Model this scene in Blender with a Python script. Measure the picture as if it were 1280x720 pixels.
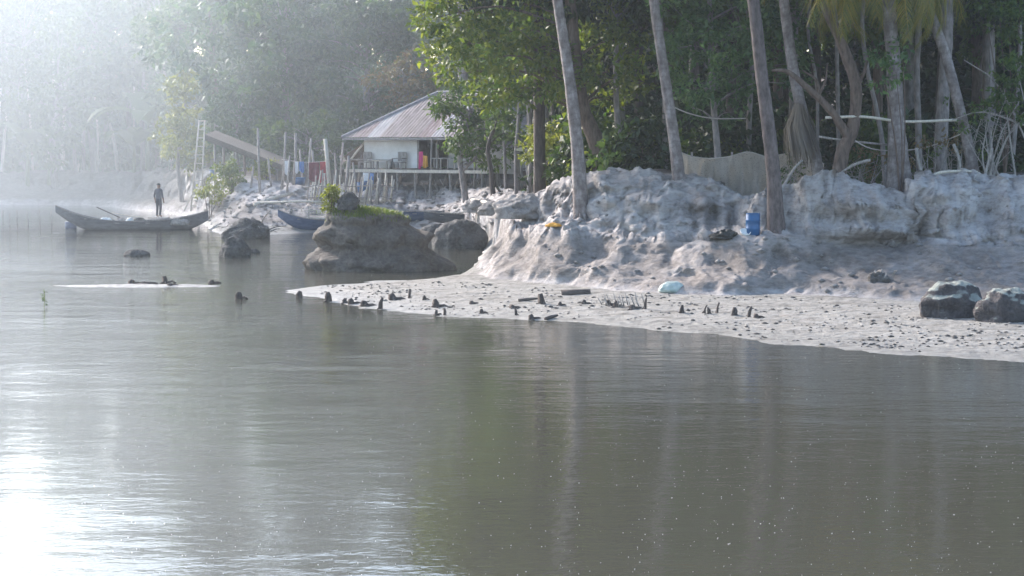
import bpy, math, random
import numpy as np
from mathutils import Vector, Matrix
R = math.radians
for o in list(bpy.data.objects): bpy.data.objects.remove(o)
sc = bpy.context.scene
col = sc.collection

# ------------------------------------------------------------------ camera
F = 2600.0; PX0, PY0, HOR, CH = 640.0, 360.0, 175.0, 4.5
PITCH = math.atan((PY0 - HOR) / F)
cam = bpy.data.cameras.new('camera'); camo = bpy.data.objects.new('camera', cam); col.objects.link(camo)
cam.sensor_width = 36; cam.lens = 36 * F / 1280; cam.clip_start = 0.5; cam.clip_end = 3000
camo.location = (0, 0, CH); camo.rotation_euler = (R(90) - PITCH, 0, 0)
sc.camera = camo
# ------------------------------------------------------------------ sky, sun, exposure
SUN_AZ, SUN_EL = -44.0, 28.0          # degrees left of the view axis, above the horizon
w = bpy.data.worlds.new('World'); sc.world = w; w.use_nodes = True
wn = w.node_tree; bg = wn.nodes['Background']
sky = wn.nodes.new('ShaderNodeTexSky'); sky.sky_type = 'NISHITA'; sky.sun_disc = False
sky.sun_elevation = R(SUN_EL); sky.sun_rotation = R(SUN_AZ); sky.dust_density = 1.5; sky.air_density = 1.0
wn.links.new(sky.outputs[0], bg.inputs[0]); bg.inputs[1].default_value = 0.15
sd = Vector((math.sin(R(SUN_AZ)) * math.cos(R(SUN_EL)), math.cos(R(SUN_AZ)) * math.cos(R(SUN_EL)), math.sin(R(SUN_EL))))
sl = bpy.data.lights.new('sun', 'SUN'); so = bpy.data.objects.new('sun', sl); col.objects.link(so)
sl.energy = 3.0; sl.angle = R(5.0); sl.color = (1.0, 0.90, 0.85)
so.rotation_euler = (-sd).to_track_quat('-Z', 'Y').to_euler(); so.location = (-60, 60, 80)
sc.view_settings.view_transform = 'Standard'; sc.view_settings.look = 'None'
sc.view_settings.gamma = 1; sc.view_settings.use_curve_mapping = False
sc.view_settings.exposure = 1.6
sc.render.engine = 'CYCLES'; sc.cycles.volume_bounces = 1
HAZE_DENSITY, HAZE_ANISO = 0.0005, 0.75

# ------------------------------------------------------------------ pixel helpers
cp, sp_ = math.cos(PITCH), math.sin(PITCH)
def ray(px, py):
    a = (px - PX0) / F; b = (PY0 - py) / F
    return Vector((a, cp + b * sp_, -sp_ + b * cp))
def P(px, py, y):
    d = ray(px, py); return Vector((0, 0, CH)) + d * (y / d.y)
def G(px, py, z=0.0):
    d = ray(px, py); return Vector((0, 0, CH)) + d * ((z - CH) / d.z)
def S(y): return F / y           # pixels per metre at depth y

# ------------------------------------------------------------------ noise
def _h(i, j, k, s):
    n = (i * 374761393 + j * 668265263 + k * 1274126177 + s * 144665) & 0xffffffff
    n = ((n ^ (n >> 13)) * 1274126177) & 0xffffffff
    n = ((n ^ (n >> 15)) * 2246822519) & 0xffffffff
    return ((n >> 8) & 0xffff) / 65535.0
def vnoise(x, y, z, s=0):
    x, y, z = [np.asarray(q, dtype=np.float64) for q in (x, y, z)]
    x, y, z = np.broadcast_arrays(x, y, z)
    xi, yi, zi = [np.floor(q).astype(np.int64) for q in (x, y, z)]
    fx, fy, fz = x - xi, y - yi, z - zi
    fx, fy, fz = [q * q * (3 - 2 * q) for q in (fx, fy, fz)]
    r = 0
    for a in (0, 1):
        for b in (0, 1):
            for c in (0, 1):
                r = r + _h(xi + a, yi + b, zi + c, s) * (fx if a else 1 - fx) * (fy if b else 1 - fy) * (fz if c else 1 - fz)
    return r * 2 - 1
def fbm(x, y, z, o=4, s=0, g=0.5):
    r = 0; a = 1; t = 0
    for i in range(o):
        r = r + a * vnoise(x * 2**i, y * 2**i, z * 2**i, s + i); t += a; a *= g
    return r / t
def ridged(x, y, z, o=4, s=0):
    r = 0; a = 1; t = 0
    for i in range(o):
        r = r + a * (1 - 2 * np.abs(vnoise(x * 2**i, y * 2**i, z * 2**i, s + i))); t += a; a *= 0.5
    return r / t
def sstep(a, b, x): t = np.clip((x - a) / (b - a), 0, 1); return t * t * (3 - 2 * t)

# ------------------------------------------------------------------ materials
M = {}
def mat(name):
    m = bpy.data.materials.new(name); m.use_nodes = True; M[name] = m
    nt = m.node_tree; return m, nt, nt.nodes['Principled BSDF']
def N(nt, t, **k):
    n = nt.nodes.new(t)
    for a, b in k.items():
        if a in ('operation', 'blend_type', 'data_type', 'attribute_name', 'noise_dimensions', 'wave_type', 'bands_direction', 'feature', 'noise_type'): setattr(n, a, b)
        else: n.inputs[a].default_value = b
    return n
def L(nt, a, b): nt.links.new(a, b)
def ramp(nt, fac, stops):
    r = nt.nodes.new('ShaderNodeValToRGB'); e = r.color_ramp.elements
    while len(e) > 1: e.remove(e[-1])
    e[0].position = stops[0][0]; e[0].color = (*stops[0][1], 1)
    for p, c in stops[1:]:
        q = e.new(p); q.color = (*c, 1)
    L(nt, fac, r.inputs[0]); return r
def mixc(nt, fac, a, b, bt='MIX'):
    n = nt.nodes.new('ShaderNodeMix'); n.data_type = 'RGBA'; n.blend_type = bt
    for v, s in ((fac, n.inputs[0]), (a, n.inputs[6]), (b, n.inputs[7])):
        if hasattr(v, 'is_linked'): L(nt, v, s)
        elif isinstance(v, (int, float)): s.default_value = v
        else: s.default_value = (*v, 1)
    return n.outputs[2]
def noise(nt, scale, detail=4, rough=0.55, vec=None, sc3=None, coord='Object'):
    n = N(nt, 'ShaderNodeTexNoise', Scale=scale, Detail=detail, Roughness=rough)
    tc = nt.nodes.new('ShaderNodeTexCoord')
    if sc3:
        mp = nt.nodes.new('ShaderNodeMapping'); mp.inputs['Scale'].default_value = sc3
        L(nt, tc.outputs[coord], mp.inputs[0]); L(nt, mp.outputs[0], n.inputs['Vector'])
    else: L(nt, tc.outputs[coord], n.inputs['Vector'])
    return n
def bump(nt, b, h, strength=0.5, dist=0.05):
    n = N(nt, 'ShaderNodeBump', Strength=strength, Distance=dist); L(nt, h, n.inputs['Height']); L(nt, n.outputs[0], b.inputs['Normal']); return n
def simple(name, c0, c1, scale=6, rough=0.8, sc3=None, bs=0.3, bd=0.02, detail=5, metal=0.0):
    m, nt, b = mat(name)
    n = noise(nt, scale, detail, 0.6, sc3=sc3)
    r = ramp(nt, n.outputs[0], [(0.32, c0), (0.68, c1)])
    L(nt, r.outputs[0], b.inputs['Base Color']); b.inputs['Roughness'].default_value = rough
    b.inputs['Metallic'].default_value = metal
    if bs: bump(nt, b, n.outputs[0], bs, bd)
    return m
def leafmat(name, cols, trans=0.35):
    m, nt, b = mat(name)
    g = nt.nodes.new('ShaderNodeNewGeometry')
    r = ramp(nt, g.outputs['Random Per Island'], [(i / max(1, len(cols) - 1), c) for i, c in enumerate(cols)])
    n = noise(nt, 0.55, 2)
    c = mixc(nt, 0.65, r.outputs[0], ramp(nt, n.outputs[0], [(0.35, (0.55, 0.6, 0.6)), (0.7, (1.35, 1.25, 1.0))]).outputs[0], 'MULTIPLY')
    L(nt, c, b.inputs['Base Color']); b.inputs['Roughness'].default_value = 0.5
    b.inputs['Specular IOR Level'].default_value = 0.35
    tr = nt.nodes.new('ShaderNodeBsdfTranslucent')
    L(nt, mixc(nt, 1.0, c, (1.5, 1.55, 0.7), 'MULTIPLY'), tr.inputs[0])
    mx = nt.nodes.new('ShaderNodeMixShader'); mx.inputs[0].default_value = trans
    L(nt, b.outputs[0], mx.inputs[1]); L(nt, tr.outputs[0], mx.inputs[2])
    L(nt, mx.outputs[0], nt.nodes['Material Output'].inputs[0]); return m
leafmat('leaf_mid', [(0.04, 0.085, 0.025), (0.075, 0.135, 0.035), (0.11, 0.165, 0.04), (0.05, 0.10, 0.03)])
leafmat('leaf_bright', [(0.06, 0.11, 0.025), (0.11, 0.16, 0.03), (0.17, 0.20, 0.04), (0.05, 0.10, 0.025)], 0.45)
leafmat('leaf_dark', [(0.014, 0.03, 0.012), (0.024, 0.05, 0.02), (0.038, 0.068, 0.024)], 0.2)  # darkened further: shade between the trunks is put into the leaf colour
leafmat('leaf_lit', [(0.045, 0.10, 0.04), (0.08, 0.16, 0.06), (0.12, 0.20, 0.08), (0.03, 0.08, 0.035)], 0.35)  # brighter leaves: the light on the crown is put into the colour
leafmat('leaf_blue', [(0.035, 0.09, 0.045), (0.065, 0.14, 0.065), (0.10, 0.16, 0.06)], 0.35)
leafmat('leaf_yellow', [(0.15, 0.18, 0.045), (0.23, 0.24, 0.06), (0.10, 0.14, 0.04)], 0.45)
leafmat('leaf_dry', [(0.16, 0.11, 0.07), (0.22, 0.16, 0.09), (0.12, 0.12, 0.05)], 0.3)
leafmat('frond_green', [(0.10, 0.13, 0.025), (0.20, 0.19, 0.035), (0.26, 0.20, 0.04), (0.07, 0.10, 0.02)], 0.4)
leafmat('frond_dead', [(0.16, 0.13, 0.11), (0.22, 0.18, 0.15), (0.10, 0.08, 0.07)], 0.15)
leafmat('banana_leaf', [(0.10, 0.16, 0.06), (0.16, 0.22, 0.09)], 0.4)
simple('bark_grey', (0.13, 0.115, 0.11), (0.30, 0.27, 0.26), 3, 0.9, (3, 3, 1.2), 0.6, 0.03)
simple('bark_brown', (0.06, 0.042, 0.034), (0.17, 0.125, 0.10), 4, 0.95, (3, 3, 0.8), 0.7, 0.03)
simple('bark_trunk', (0.05, 0.04, 0.037), (0.16, 0.13, 0.125), 3, 0.95, (3, 3, 1.2), 0.7, 0.03)
simple('bark_dark', (0.035, 0.028, 0.026), (0.10, 0.08, 0.07), 4, 0.95, (3, 3, 0.8), 0.6, 0.03)
def palm_bark():
    m, nt, b = mat('bark_palm')
    n = noise(nt, 2.5, 5, 0.65, sc3=(2, 2, 1))
    wv = N(nt, 'ShaderNodeTexWave', Scale=1.6, Distortion=9, Detail=4); wv.inputs['Detail Scale'].default_value = 1.5
    wv.wave_type = 'BANDS'; wv.bands_direction = 'Z'
    tc = nt.nodes.new('ShaderNodeTexCoord'); L(nt, tc.outputs['Object'], wv.inputs[0])
    c = ramp(nt, n.outputs[0], [(0.3, (0.09, 0.072, 0.066)), (0.5, (0.18, 0.155, 0.148)), (0.7, (0.32, 0.295, 0.285))]).outputs[0]
    c = mixc(nt, 0.55, c, ramp(nt, wv.outputs[0], [(0.05, (0.72, 0.70, 0.68)), (0.35, (1, 1, 1))]).outputs[0], 'MULTIPLY')
    L(nt, c, b.inputs['Base Color']); b.inputs['Roughness'].default_value = 0.9
    bump(nt, b, n.outputs[0], 0.6, 0.03)
palm_bark()
simple('wood_grey', (0.16, 0.145, 0.13), (0.38, 0.35, 0.32), 5, 0.9, (4, 4, 1), 0.3, 0.01)
simple('wood_pale', (0.40, 0.36, 0.30), (0.62, 0.57, 0.48), 5, 0.85, (4, 4, 1), 0.3, 0.01)
simple('wood_dark', (0.035, 0.028, 0.025), (0.11, 0.09, 0.08), 6, 0.9, None, 0.5, 0.02)
simple('boat_paint', (0.035, 0.045, 0.06), (0.10, 0.11, 0.13), 2.5, 0.7, (1, 4, 4), 0.3, 0.01)
simple('boat_blue', (0.03, 0.06, 0.13), (0.08, 0.12, 0.2), 2.5, 0.65, (1, 4, 4), 0.3, 0.01)
simple('whitewash', (0.66, 0.65, 0.62), (0.82, 0.81, 0.79), 1.6, 0.9, None, 0.15, 0.01)
simple('plaster_stained', (0.42, 0.40, 0.38), (0.66, 0.64, 0.61), 1.2, 0.9)
simple('roof_rust', (0.10, 0.075, 0.068), (0.24, 0.205, 0.20), 2.2, 0.7, (2.5, 0.5, 1), 0.15, 0.01)
simple('roof_rust_dark', (0.12, 0.075, 0.065), (0.26, 0.21, 0.21), 2.2, 0.75, (2.5, 0.5, 1), 0.15, 0.01)
simple('roof_zinc', (0.17, 0.165, 0.17), (0.30, 0.29, 0.30), 2.0, 0.6, (2.5, 0.5, 1), 0.1, 0.01)
simple('thatch', (0.08, 0.062, 0.048), (0.20, 0.165, 0.13), 7, 0.95, (1, 6, 6), 0.8, 0.05)
simple('plastic_blue', (0.010, 0.075, 0.19), (0.02, 0.11, 0.26), 4, 0.4, None, 0.1, 0.01)
simple('plastic_white', (0.60, 0.62, 0.62), (0.78, 0.80, 0.78), 4, 0.5, None, 0.15, 0.01)
simple('sack_green', (0.26, 0.34, 0.31), (0.46, 0.52, 0.49), 5, 0.65, None, 0.5, 0.02)
simple('plastic_black', (0.012, 0.012, 0.012), (0.04, 0.04, 0.035), 6, 0.5, None, 0.6, 0.03)
simple('cloth_red', (0.25, 0.02, 0.03), (0.42, 0.04, 0.05), 4, 0.9)
simple('cloth_maroon', (0.12, 0.03, 0.04), (0.22, 0.06, 0.07), 4, 0.9)
simple('cloth_blue', (0.08, 0.16, 0.38), (0.16, 0.28, 0.5), 4, 0.9)
simple('cloth_white', (0.6, 0.6, 0.6), (0.8, 0.8, 0.8), 4, 0.9)
simple('cloth_pink', (0.60, 0.06, 0.20), (0.75, 0.10, 0.28), 4, 0.9)
simple('cloth_orange', (0.65, 0.30, 0.04), (0.75, 0.40, 0.08), 4, 0.9)
simple('cloth_slate', (0.05, 0.055, 0.075), (0.09, 0.095, 0.12), 6, 0.95)
simple('cloth_navy', (0.02, 0.022, 0.035), (0.04, 0.042, 0.06), 6, 0.95)
simple('skin', (0.16, 0.08, 0.05), (0.22, 0.115, 0.075), 8, 0.6)
simple('hair_black', (0.008, 0.007, 0.006), (0.02, 0.018, 0.015), 20, 0.6)
simple('rope', (0.40, 0.36, 0.32), (0.60, 0.55, 0.50), 20, 0.9)
simple('inside_shade', (0.02, 0.018, 0.016), (0.045, 0.04, 0.035), 2, 1.0)  # near-black colour standing for the unlit room behind the doorway
simple('foam', (0.75, 0.74, 0.72), (0.85, 0.85, 0.84), 5, 0.5)
def netmat():
    m, nt, b = mat('net')
    n = noise(nt, 2.2, 5, 0.6, sc3=(3, 1, 1)); L(nt, ramp(nt, n.outputs[0], [(0.3, (0.30, 0.26, 0.22)), (0.7, (0.54, 0.49, 0.43))]).outputs[0], b.inputs['Base Color'])
    b.inputs['Roughness'].default_value = 0.95
    tr = nt.nodes.new('ShaderNodeBsdfTransparent'); mx = nt.nodes.new('ShaderNodeMixShader')
    n2 = noise(nt, 45, 2, 0.5); f = ramp(nt, n2.outputs[0], [(0.30, (0.35, 0.35, 0.35)), (0.42, (1, 1, 1))])
    tl = nt.nodes.new('ShaderNodeBsdfTranslucent'); tl.inputs[0].default_value = (0.62, 0.55, 0.47, 1); m2 = nt.nodes.new('ShaderNodeMixShader'); m2.inputs[0].default_value = 0.45; L(nt, b.outputs[0], m2.inputs[1]); L(nt, tl.outputs[0], m2.inputs[2])
    L(nt, f.outputs[0], mx.inputs[0]); L(nt, tr.outputs[0], mx.inputs[1]); L(nt, m2.outputs[0], mx.inputs[2])
    L(nt, mx.outputs[0], nt.nodes['Material Output'].inputs[0])
netmat()
def rockmat(name, c0, c1, moss=None, mossat=0.55):
    m, nt, b = mat(name)
    n = noise(nt, 2.2, 8, 0.72); n2 = noise(nt, 9, 7, 0.7); n3 = noise(nt, 2.0, 4)
    c = ramp(nt, n.outputs[0], [(0.3, c0), (0.7, c1)]).outputs[0]
    c = mixc(nt, 0.5, c, ramp(nt, n2.outputs[0], [(0.35, (0.5, 0.48, 0.46)), (0.6, (1.1, 1.1, 1.1))]).outputs[0], 'MULTIPLY')
    if moss:
        g = nt.nodes.new('ShaderNodeNewGeometry'); sx = nt.nodes.new('ShaderNodeSeparateXYZ'); L(nt, g.outputs['Normal'], sx.inputs[0])
        a = N(nt, 'ShaderNodeMath', operation='MULTIPLY_ADD'); L(nt, n3.outputs[0], a.inputs[0]); a.inputs[1].default_value = 1.6; L(nt, sx.outputs[2], a.inputs[2])
        hf = N(nt, 'ShaderNodeMath', operation='MULTIPLY'); L(nt, a.outputs[0], hf.inputs[0]); hf.inputs[1].default_value = 0.4
        f = ramp(nt, hf.outputs[0], [(mossat, (0, 0, 0)), (mossat + 0.08, (0.9, 0.9, 0.9))])
        c = mixc(nt, f.outputs[0], c, moss)
    L(nt, c, b.inputs['Base Color']); b.inputs['Roughness'].default_value = 0.9
    h = N(nt, 'ShaderNodeMath', operation='MULTIPLY_ADD'); L(nt, n2.outputs[0], h.inputs[0]); h.inputs[1].default_value = 0.4; L(nt, n.outputs[0], h.inputs[2])
    bump(nt, b, h.outputs[0], 1.0, 0.26)
rockmat('rock_dark', (0.07, 0.068, 0.062), (0.20, 0.19, 0.18))
rockmat('rock_mound', (0.075, 0.064, 0.054), (0.23, 0.205, 0.18))
rockmat('rock_moss', (0.05, 0.045, 0.05), (0.15, 0.14, 0.14), (0.40, 0.43, 0.38), 0.55)
rockmat('clay_clod', (0.26, 0.24, 0.225), (0.48, 0.455, 0.44))
def groundmat():
    m, nt, b = mat('bank_clay')
    def att(a):
        n = nt.nodes.new('ShaderNodeAttribute'); n.attribute_name = a; return n.outputs['Fac']
    n1 = noise(nt, 0.8, 8, 0.62); n2 = noise(nt, 5, 8, 0.65); n3 = noise(nt, 22, 4, 0.6)
    nst = noise(nt, 2.4, 7, 0.7, sc3=(1.2, 1.2, 3.2))
    clay = ramp(nt, n1.outputs[0], [(0.3, (0.25, 0.23, 0.22)), (0.5, (0.375, 0.355, 0.345)), (0.72, (0.48, 0.465, 0.455))]).outputs[0]
    clay = mixc(nt, 0.75, clay, ramp(nt, nst.outputs[0], [(0.32, (0.42, 0.38, 0.36)), (0.52, (1.0, 0.98, 0.96)), (0.72, (1.2, 1.2, 1.2))]).outputs[0], 'MULTIPLY')
    mud = ramp(nt, nst.outputs[0], [(0.32, (0.085, 0.072, 0.06)), (0.55, (0.17, 0.15, 0.135)), (0.75, (0.27, 0.245, 0.225))]).outputs[0]
    c = mixc(nt, att('mud'), clay, mud)
    sand = ramp(nt, n2.outputs[0], [(0.3, (0.15, 0.143, 0.125)), (0.5, (0.26, 0.25, 0.225)), (0.72, (0.35, 0.34, 0.315))]).outputs[0]
    patch = ramp(nt, noise(nt, 1.6, 6, 0.7, sc3=(.6, 1.4, 1)).outputs[0], [(0.36, (0.52, 0.50, 0.47)), (0.50, (1, 1, 1)), (0.7, (1.08, 1.08, 1.06))]).outputs[0]
    sand = mixc(nt, 0.85, sand, patch, 'MULTIPLY')
    sp = ramp(nt, n3.outputs[0], [(0.30, (0.3, 0.28, 0.26)), (0.40, (1, 1, 1))]).outputs[0]
    sand = mixc(nt, 0.8, sand, sp, 'MULTIPLY')
    c = mixc(nt, att('beach'), c, sand)
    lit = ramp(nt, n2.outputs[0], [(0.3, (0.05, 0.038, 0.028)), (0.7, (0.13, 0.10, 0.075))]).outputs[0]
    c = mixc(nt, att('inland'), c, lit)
    red = ramp(nt, n1.outputs[0], [(0.64, (0, 0, 0)), (0.72, (0.25, 0.25, 0.25))]).outputs[0]
    c = mixc(nt, red, c, (0.34, 0.22, 0.18))
    L(nt, c, b.inputs['Base Color'])
    rr = N(nt, 'ShaderNodeMapRange'); L(nt, att('wet'), rr.inputs[0]); rr.inputs[3].default_value = 0.92; rr.inputs[4].default_value = 0.42
    L(nt, rr.outputs[0], b.inputs['Roughness'])
    h = N(nt, 'ShaderNodeMath', operation='MULTIPLY_ADD'); L(nt, n2.outputs[0], h.inputs[0]); h.inputs[1].default_value = 0.5; L(nt, nst.outputs[0], h.inputs[2])
    h2 = N(nt, 'ShaderNodeMath', operation='MULTIPLY_ADD'); L(nt, n3.outputs[0], h2.inputs[0]); h2.inputs[1].default_value = 0.12; L(nt, h.outputs[0], h2.inputs[2])
    bump(nt, b, h2.outputs[0], 0.9, 0.10)
groundmat()
def watermat():
    m, nt, b = mat('water')
    b.inputs['Base Color'].default_value = (0.066, 0.065, 0.050, 1); b.inputs['Roughness'].default_value = 0.03; b.inputs['IOR'].default_value = 1.33
    tc = nt.nodes.new('ShaderNodeTexCoord')
    def lay(sx, sy, scale, det, rot=0.0, dist=0.0):
        mp = nt.nodes.new('ShaderNodeMapping'); mp.inputs['Scale'].default_value = (sx, sy, 1); mp.inputs['Rotation'].default_value = (0, 0, rot)
        L(nt, tc.outputs['Object'], mp.inputs[0])
        n = N(nt, 'ShaderNodeTexNoise', Scale=scale, Detail=det, Roughness=0.5, Distortion=dist); L(nt, mp.outputs[0], n.inputs['Vector']); return n.outputs[0]
    a = lay(0.6, 1.0, 3.2, 3, 0.12); c = lay(0.8, 1.0, 10.0, 3, -0.2, 0.5); d = lay(0.4, 1.0, 0.7, 2, 0.05)
    gust = ramp(nt, lay(0.35, 1.0, 0.09, 3), [(0.38, (0.35, 0.35, 0.35)), (0.62, (1, 1, 1))]).outputs[0]
    def madd(x, k, y):
        n = N(nt, 'ShaderNodeMath', operation='MULTIPLY_ADD'); L(nt, x, n.inputs[0]); n.inputs[1].default_value = k
        if hasattr(y, 'is_linked'): L(nt, y, n.inputs[2])
        else: n.inputs[2].default_value = y
        return n.outputs[0]
    h = madd(c, 0.22, madd(a, 0.62, madd(d, 1.5, 0.0)))
    mu = N(nt, 'ShaderNodeMath', operation='MULTIPLY'); L(nt, h, mu.inputs[0]); L(nt, gust, mu.inputs[1])
    # the open bay is ruffled by the breeze, the near reach lies calmer
    sxyz = nt.nodes.new('ShaderNodeSeparateXYZ'); L(nt, tc.outputs['Object'], sxyz.inputs[0])
    mr = N(nt, 'ShaderNodeMapRange'); L(nt, sxyz.outputs[1], mr.inputs[0]); mr.inputs[1].default_value = 34; mr.inputs[2].default_value = 66; mr.inputs[3].default_value = 1.0; mr.inputs[4].default_value = 2.8
    m3 = N(nt, 'ShaderNodeMath', operation='MULTIPLY'); L(nt, mu.outputs[0], m3.inputs[0]); L(nt, mr.outputs[0], m3.inputs[1])
    bump(nt, b, m3.outputs[0], 1.0, 0.0160)
watermat()

# ------------------------------------------------------------------ object helpers
def tag(o, label=None, cat=None, group=None, kind=None):
    if label: o['label'] = label
    if cat: o['category'] = cat
    if group: o['group'] = group
    if kind: o['kind'] = kind
    return o
def link(name, me, parent=None, m=None):
    o = bpy.data.objects.new(name, me); col.objects.link(o)
    if m and me: 
        me.materials.clear(); me.materials.append(M[m])
    if parent: o.parent = parent
    return o
def empty(name, loc, label, cat, group=None, rz=0):
    o = bpy.data.objects.new(name, None); col.objects.link(o); o.location = loc; o.rotation_euler = (0, 0, rz); o.empty_display_size = 0.1
    return tag(o, label, cat, group)
def mesh_np(name, v, f, smooth=False):
    v = np.asarray(v, dtype=np.float32); f = np.asarray(f, dtype=np.int32); k = f.shape[1]
    me = bpy.data.meshes.new(name); me.vertices.add(len(v)); me.vertices.foreach_set('co', v.ravel())
    me.loops.add(f.size); me.loops.foreach_set('vertex_index', f.ravel())
    me.polygons.add(len(f)); me.polygons.foreach_set('loop_start', np.arange(0, f.size, k, dtype=np.int32))
    me.polygons.foreach_set('loop_total', np.full(len(f), k, dtype=np.int32))
    if smooth: me.polygons.foreach_set('use_smooth', np.ones(len(f), dtype=bool))
    me.update(calc_edges=True); return me
class MB:
    def __init__(s): s.v = []; s.f = []
    def box(s, c, d, rot=None, taper=1.0):
        n = len(s.v); c = Vector(c)
        for z in (-1, 1):
            for x, y in ((-1, -1), (1, -1), (1, 1), (-1, 1)):
                k = taper if z > 0 else 1
                p = Vector((x * d[0] / 2 * k, y * d[1] / 2 * k, z * d[2] / 2))
                if rot: p = rot @ p
                s.v.append(c + p)
        s.f += [(n + a, n + b, n + c_, n + d_) for a, b, c_, d_ in ((3, 2, 1, 0), (4, 5, 6, 7), (0, 1, 5, 4), (1, 2, 6, 5), (2, 3, 7, 6), (3, 0, 4, 7))]
        return s
    def bar(s, a, b, w, t=None):
        a, b = Vector(a), Vector(b); q = (b - a).to_track_quat('Z', 'Y').to_matrix()
        return s.box((a + b) / 2, (w, t or w, (b - a).length), q)
    def tube(s, pts, rad, k=8, cap=True, wob=0.0, seed=0):
        pts = [Vector(p) for p in pts]; n0 = len(s.v); rn = random.Random(seed); nrm = None
        if not hasattr(rad, '__len__'): rad = [rad] * len(pts)
        for i, p in enumerate(pts):
            t = (pts[min(i + 1, len(pts) - 1)] - pts[max(i - 1, 0)]).normalized()
            if nrm is None: nrm = t.orthogonal().normalized()
            nrm = (nrm - t * nrm.dot(t)).normalized(); bn = t.cross(nrm)
            for j in range(k):
                a = 2 * math.pi * j / k; r = rad[i] * (1 + wob * (rn.random() - .5))
                s.v.append(p + (nrm * math.cos(a) + bn * math.sin(a)) * r)
        for i in range(len(pts) - 1):
            for j in range(k):
                a = n0 + i * k + j; b = n0 + i * k + (j + 1) % k
                s.f.append((a, b, b + k, a + k))
        if cap:
            s.f.append(tuple(n0 + j for j in range(k))[::-1]); m = n0 + (len(pts) - 1) * k; s.f.append(tuple(m + j for j in range(k)))
        return s
    def lathe(s, prof, k=20, c=(0, 0, 0)):
        n0 = len(s.v)
        for r, z in prof:
            for j in range(k):
                a = 2 * math.pi * j / k; s.v.append(Vector((c[0] + r * math.cos(a), c[1] + r * math.sin(a), c[2] + z)))
        for i in range(len(prof) - 1):
            for j in range(k):
                a = n0 + i * k + j; b = n0 + i * k + (j + 1) % k; s.f.append((a, b, b + k, a + k))
        s.f.append(tuple(n0 + j for j in range(k))[::-1]); m = n0 + (len(prof) - 1) * k; s.f.append(tuple(m + j for j in range(k)))
        return s
    def build(s, name, m, parent=None, smooth=False, inv=None):
        me = bpy.data.meshes.new(name); vv = [tuple(inv @ v if inv else v) for v in s.v]
        me.from_pydata(vv, [], s.f)
        if smooth: me.polygons.foreach_set('use_smooth', [True] * len(me.polygons))
        me.update(); return link(name, me, parent, m)
def spline(pts, n):
    pts = [Vector(p) for p in pts]
    if len(pts) == 2: return [pts[0].lerp(pts[1], i / n) for i in range(n + 1)]
    q = [pts[0] * 2 - pts[1]] + pts + [pts[-1] * 2 - pts[-2]]; out = []
    per = max(1, n // (len(pts) - 1))
    for i in range(1, len(q) - 2):
        for k in range(per):
            t = k / per; a, b, c, d = q[i - 1:i + 3]
            out.append(0.5 * ((2 * b) + (c - a) * t + (2 * a - 5 * b + 4 * c - d) * t * t + (3 * b - a - 3 * c + d) * t ** 3))
    out.append(pts[-1]); return out
def lerpl(vals, n): 
    xs = np.linspace(0, 1, len(vals)); return list(np.interp(np.linspace(0, 1, n), xs, vals))
def centre_at(o, p):   # move a mesh's origin to p
    o.data.transform(Matrix.Translation(-Vector(p))); o.location = p; return o

# ------------------------------------------------------------------ ground
Wc = [G(px, py) for px, py in [(2300, 520), (1700, 488), (1280, 452), (1150, 444), (1050, 436), (960, 428), (900, 420), (800, 412), (700, 404), (640, 399), (560, 396), (470, 385), (400, 374), (352, 366), (400, 357), (480, 352), (560, 349), (590, 338), (600, 326), (604, 312), (580, 298), (540, 290), (480, 288), (400, 290), (345, 293), (310, 296), (275, 292), (255, 280), (238, 268), (200, 264), (150, 260), (100, 256.5), (0, 256), (-300, 257), (-900, 262)]]
Fc = [G(px, py, 0.3) for px, py in [(2300, 410), (1700, 398), (1280, 386), (1200, 380), (1100, 373), (1000, 367), (900, 368), (800, 364), (700, 356), (640, 350), (608, 344), (600, 335), (612, 320), (616, 305), (596, 290), (560, 283), (480, 280), (400, 280), (330, 282), (285, 281), (265, 273), (236, 264), (160, 256), (130, 252), (60, 251), (-40, 251), (-300, 252), (-900, 256)]]
Lc = [P(*q) for q in [(2300, 330, 54), (1700, 322, 55.5), (1280, 312, 58), (1180, 310, 58.5), (1100, 304, 59), (1040, 298, 59.5), (980, 292, 60), (940, 296, 60), (900, 298, 60.5), (850, 302, 61), (780, 302, 61.5), (700, 294, 63), (655, 290, 65), (634, 296, 68), (632, 280, 78), (605, 270, 92), (540, 262, 106), (460, 260, 107), (380, 258, 107), (320, 255, 108), (285, 251, 111), (262, 251, 117), (235, 250, 128), (190, 248, 137), (140, 245, 144), (60, 238, 149.5), (-40, 238, 150), (-300, 238, 149), (-900, 240, 146)]]
Cc = [P(*q) for q in [(2300, 222, 56.5), (1700, 220, 59), (1400, 224, 60), (1280, 224, 60.8), (1180, 222, 61), (1150, 224, 61.2), (1134, 262, 62), (1118, 258, 61.8), (1085, 236, 60.8), (1045, 222, 60.6), (1012, 226, 61), (1000, 262, 62.8), (960, 262, 63.4), (925, 248, 63.4), (890, 232, 63.4), (850, 226, 64), (800, 219, 64.4), (765, 216, 65), (735, 222, 66), (705, 242, 67.5), (690, 252, 70), (672, 250, 80), (655, 246, 92), (610, 238, 108), (540, 235, 112), (460, 235, 113), (400, 237, 113), (340, 232, 114), (300, 226, 116), (270, 220, 122), (235, 217, 134), (185, 219, 144), (140, 220, 149.5), (60, 219, 153.5), (-40, 219, 154), (-300, 219, 153), (-900, 221, 150)]]
def curve_arr(c):
    return np.array([tuple(p) for p in spline(c, (len(c) - 1) * 3)])
CUR = [curve_arr(c) for c in (Wc, Fc, Lc, Cc)]
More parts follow.
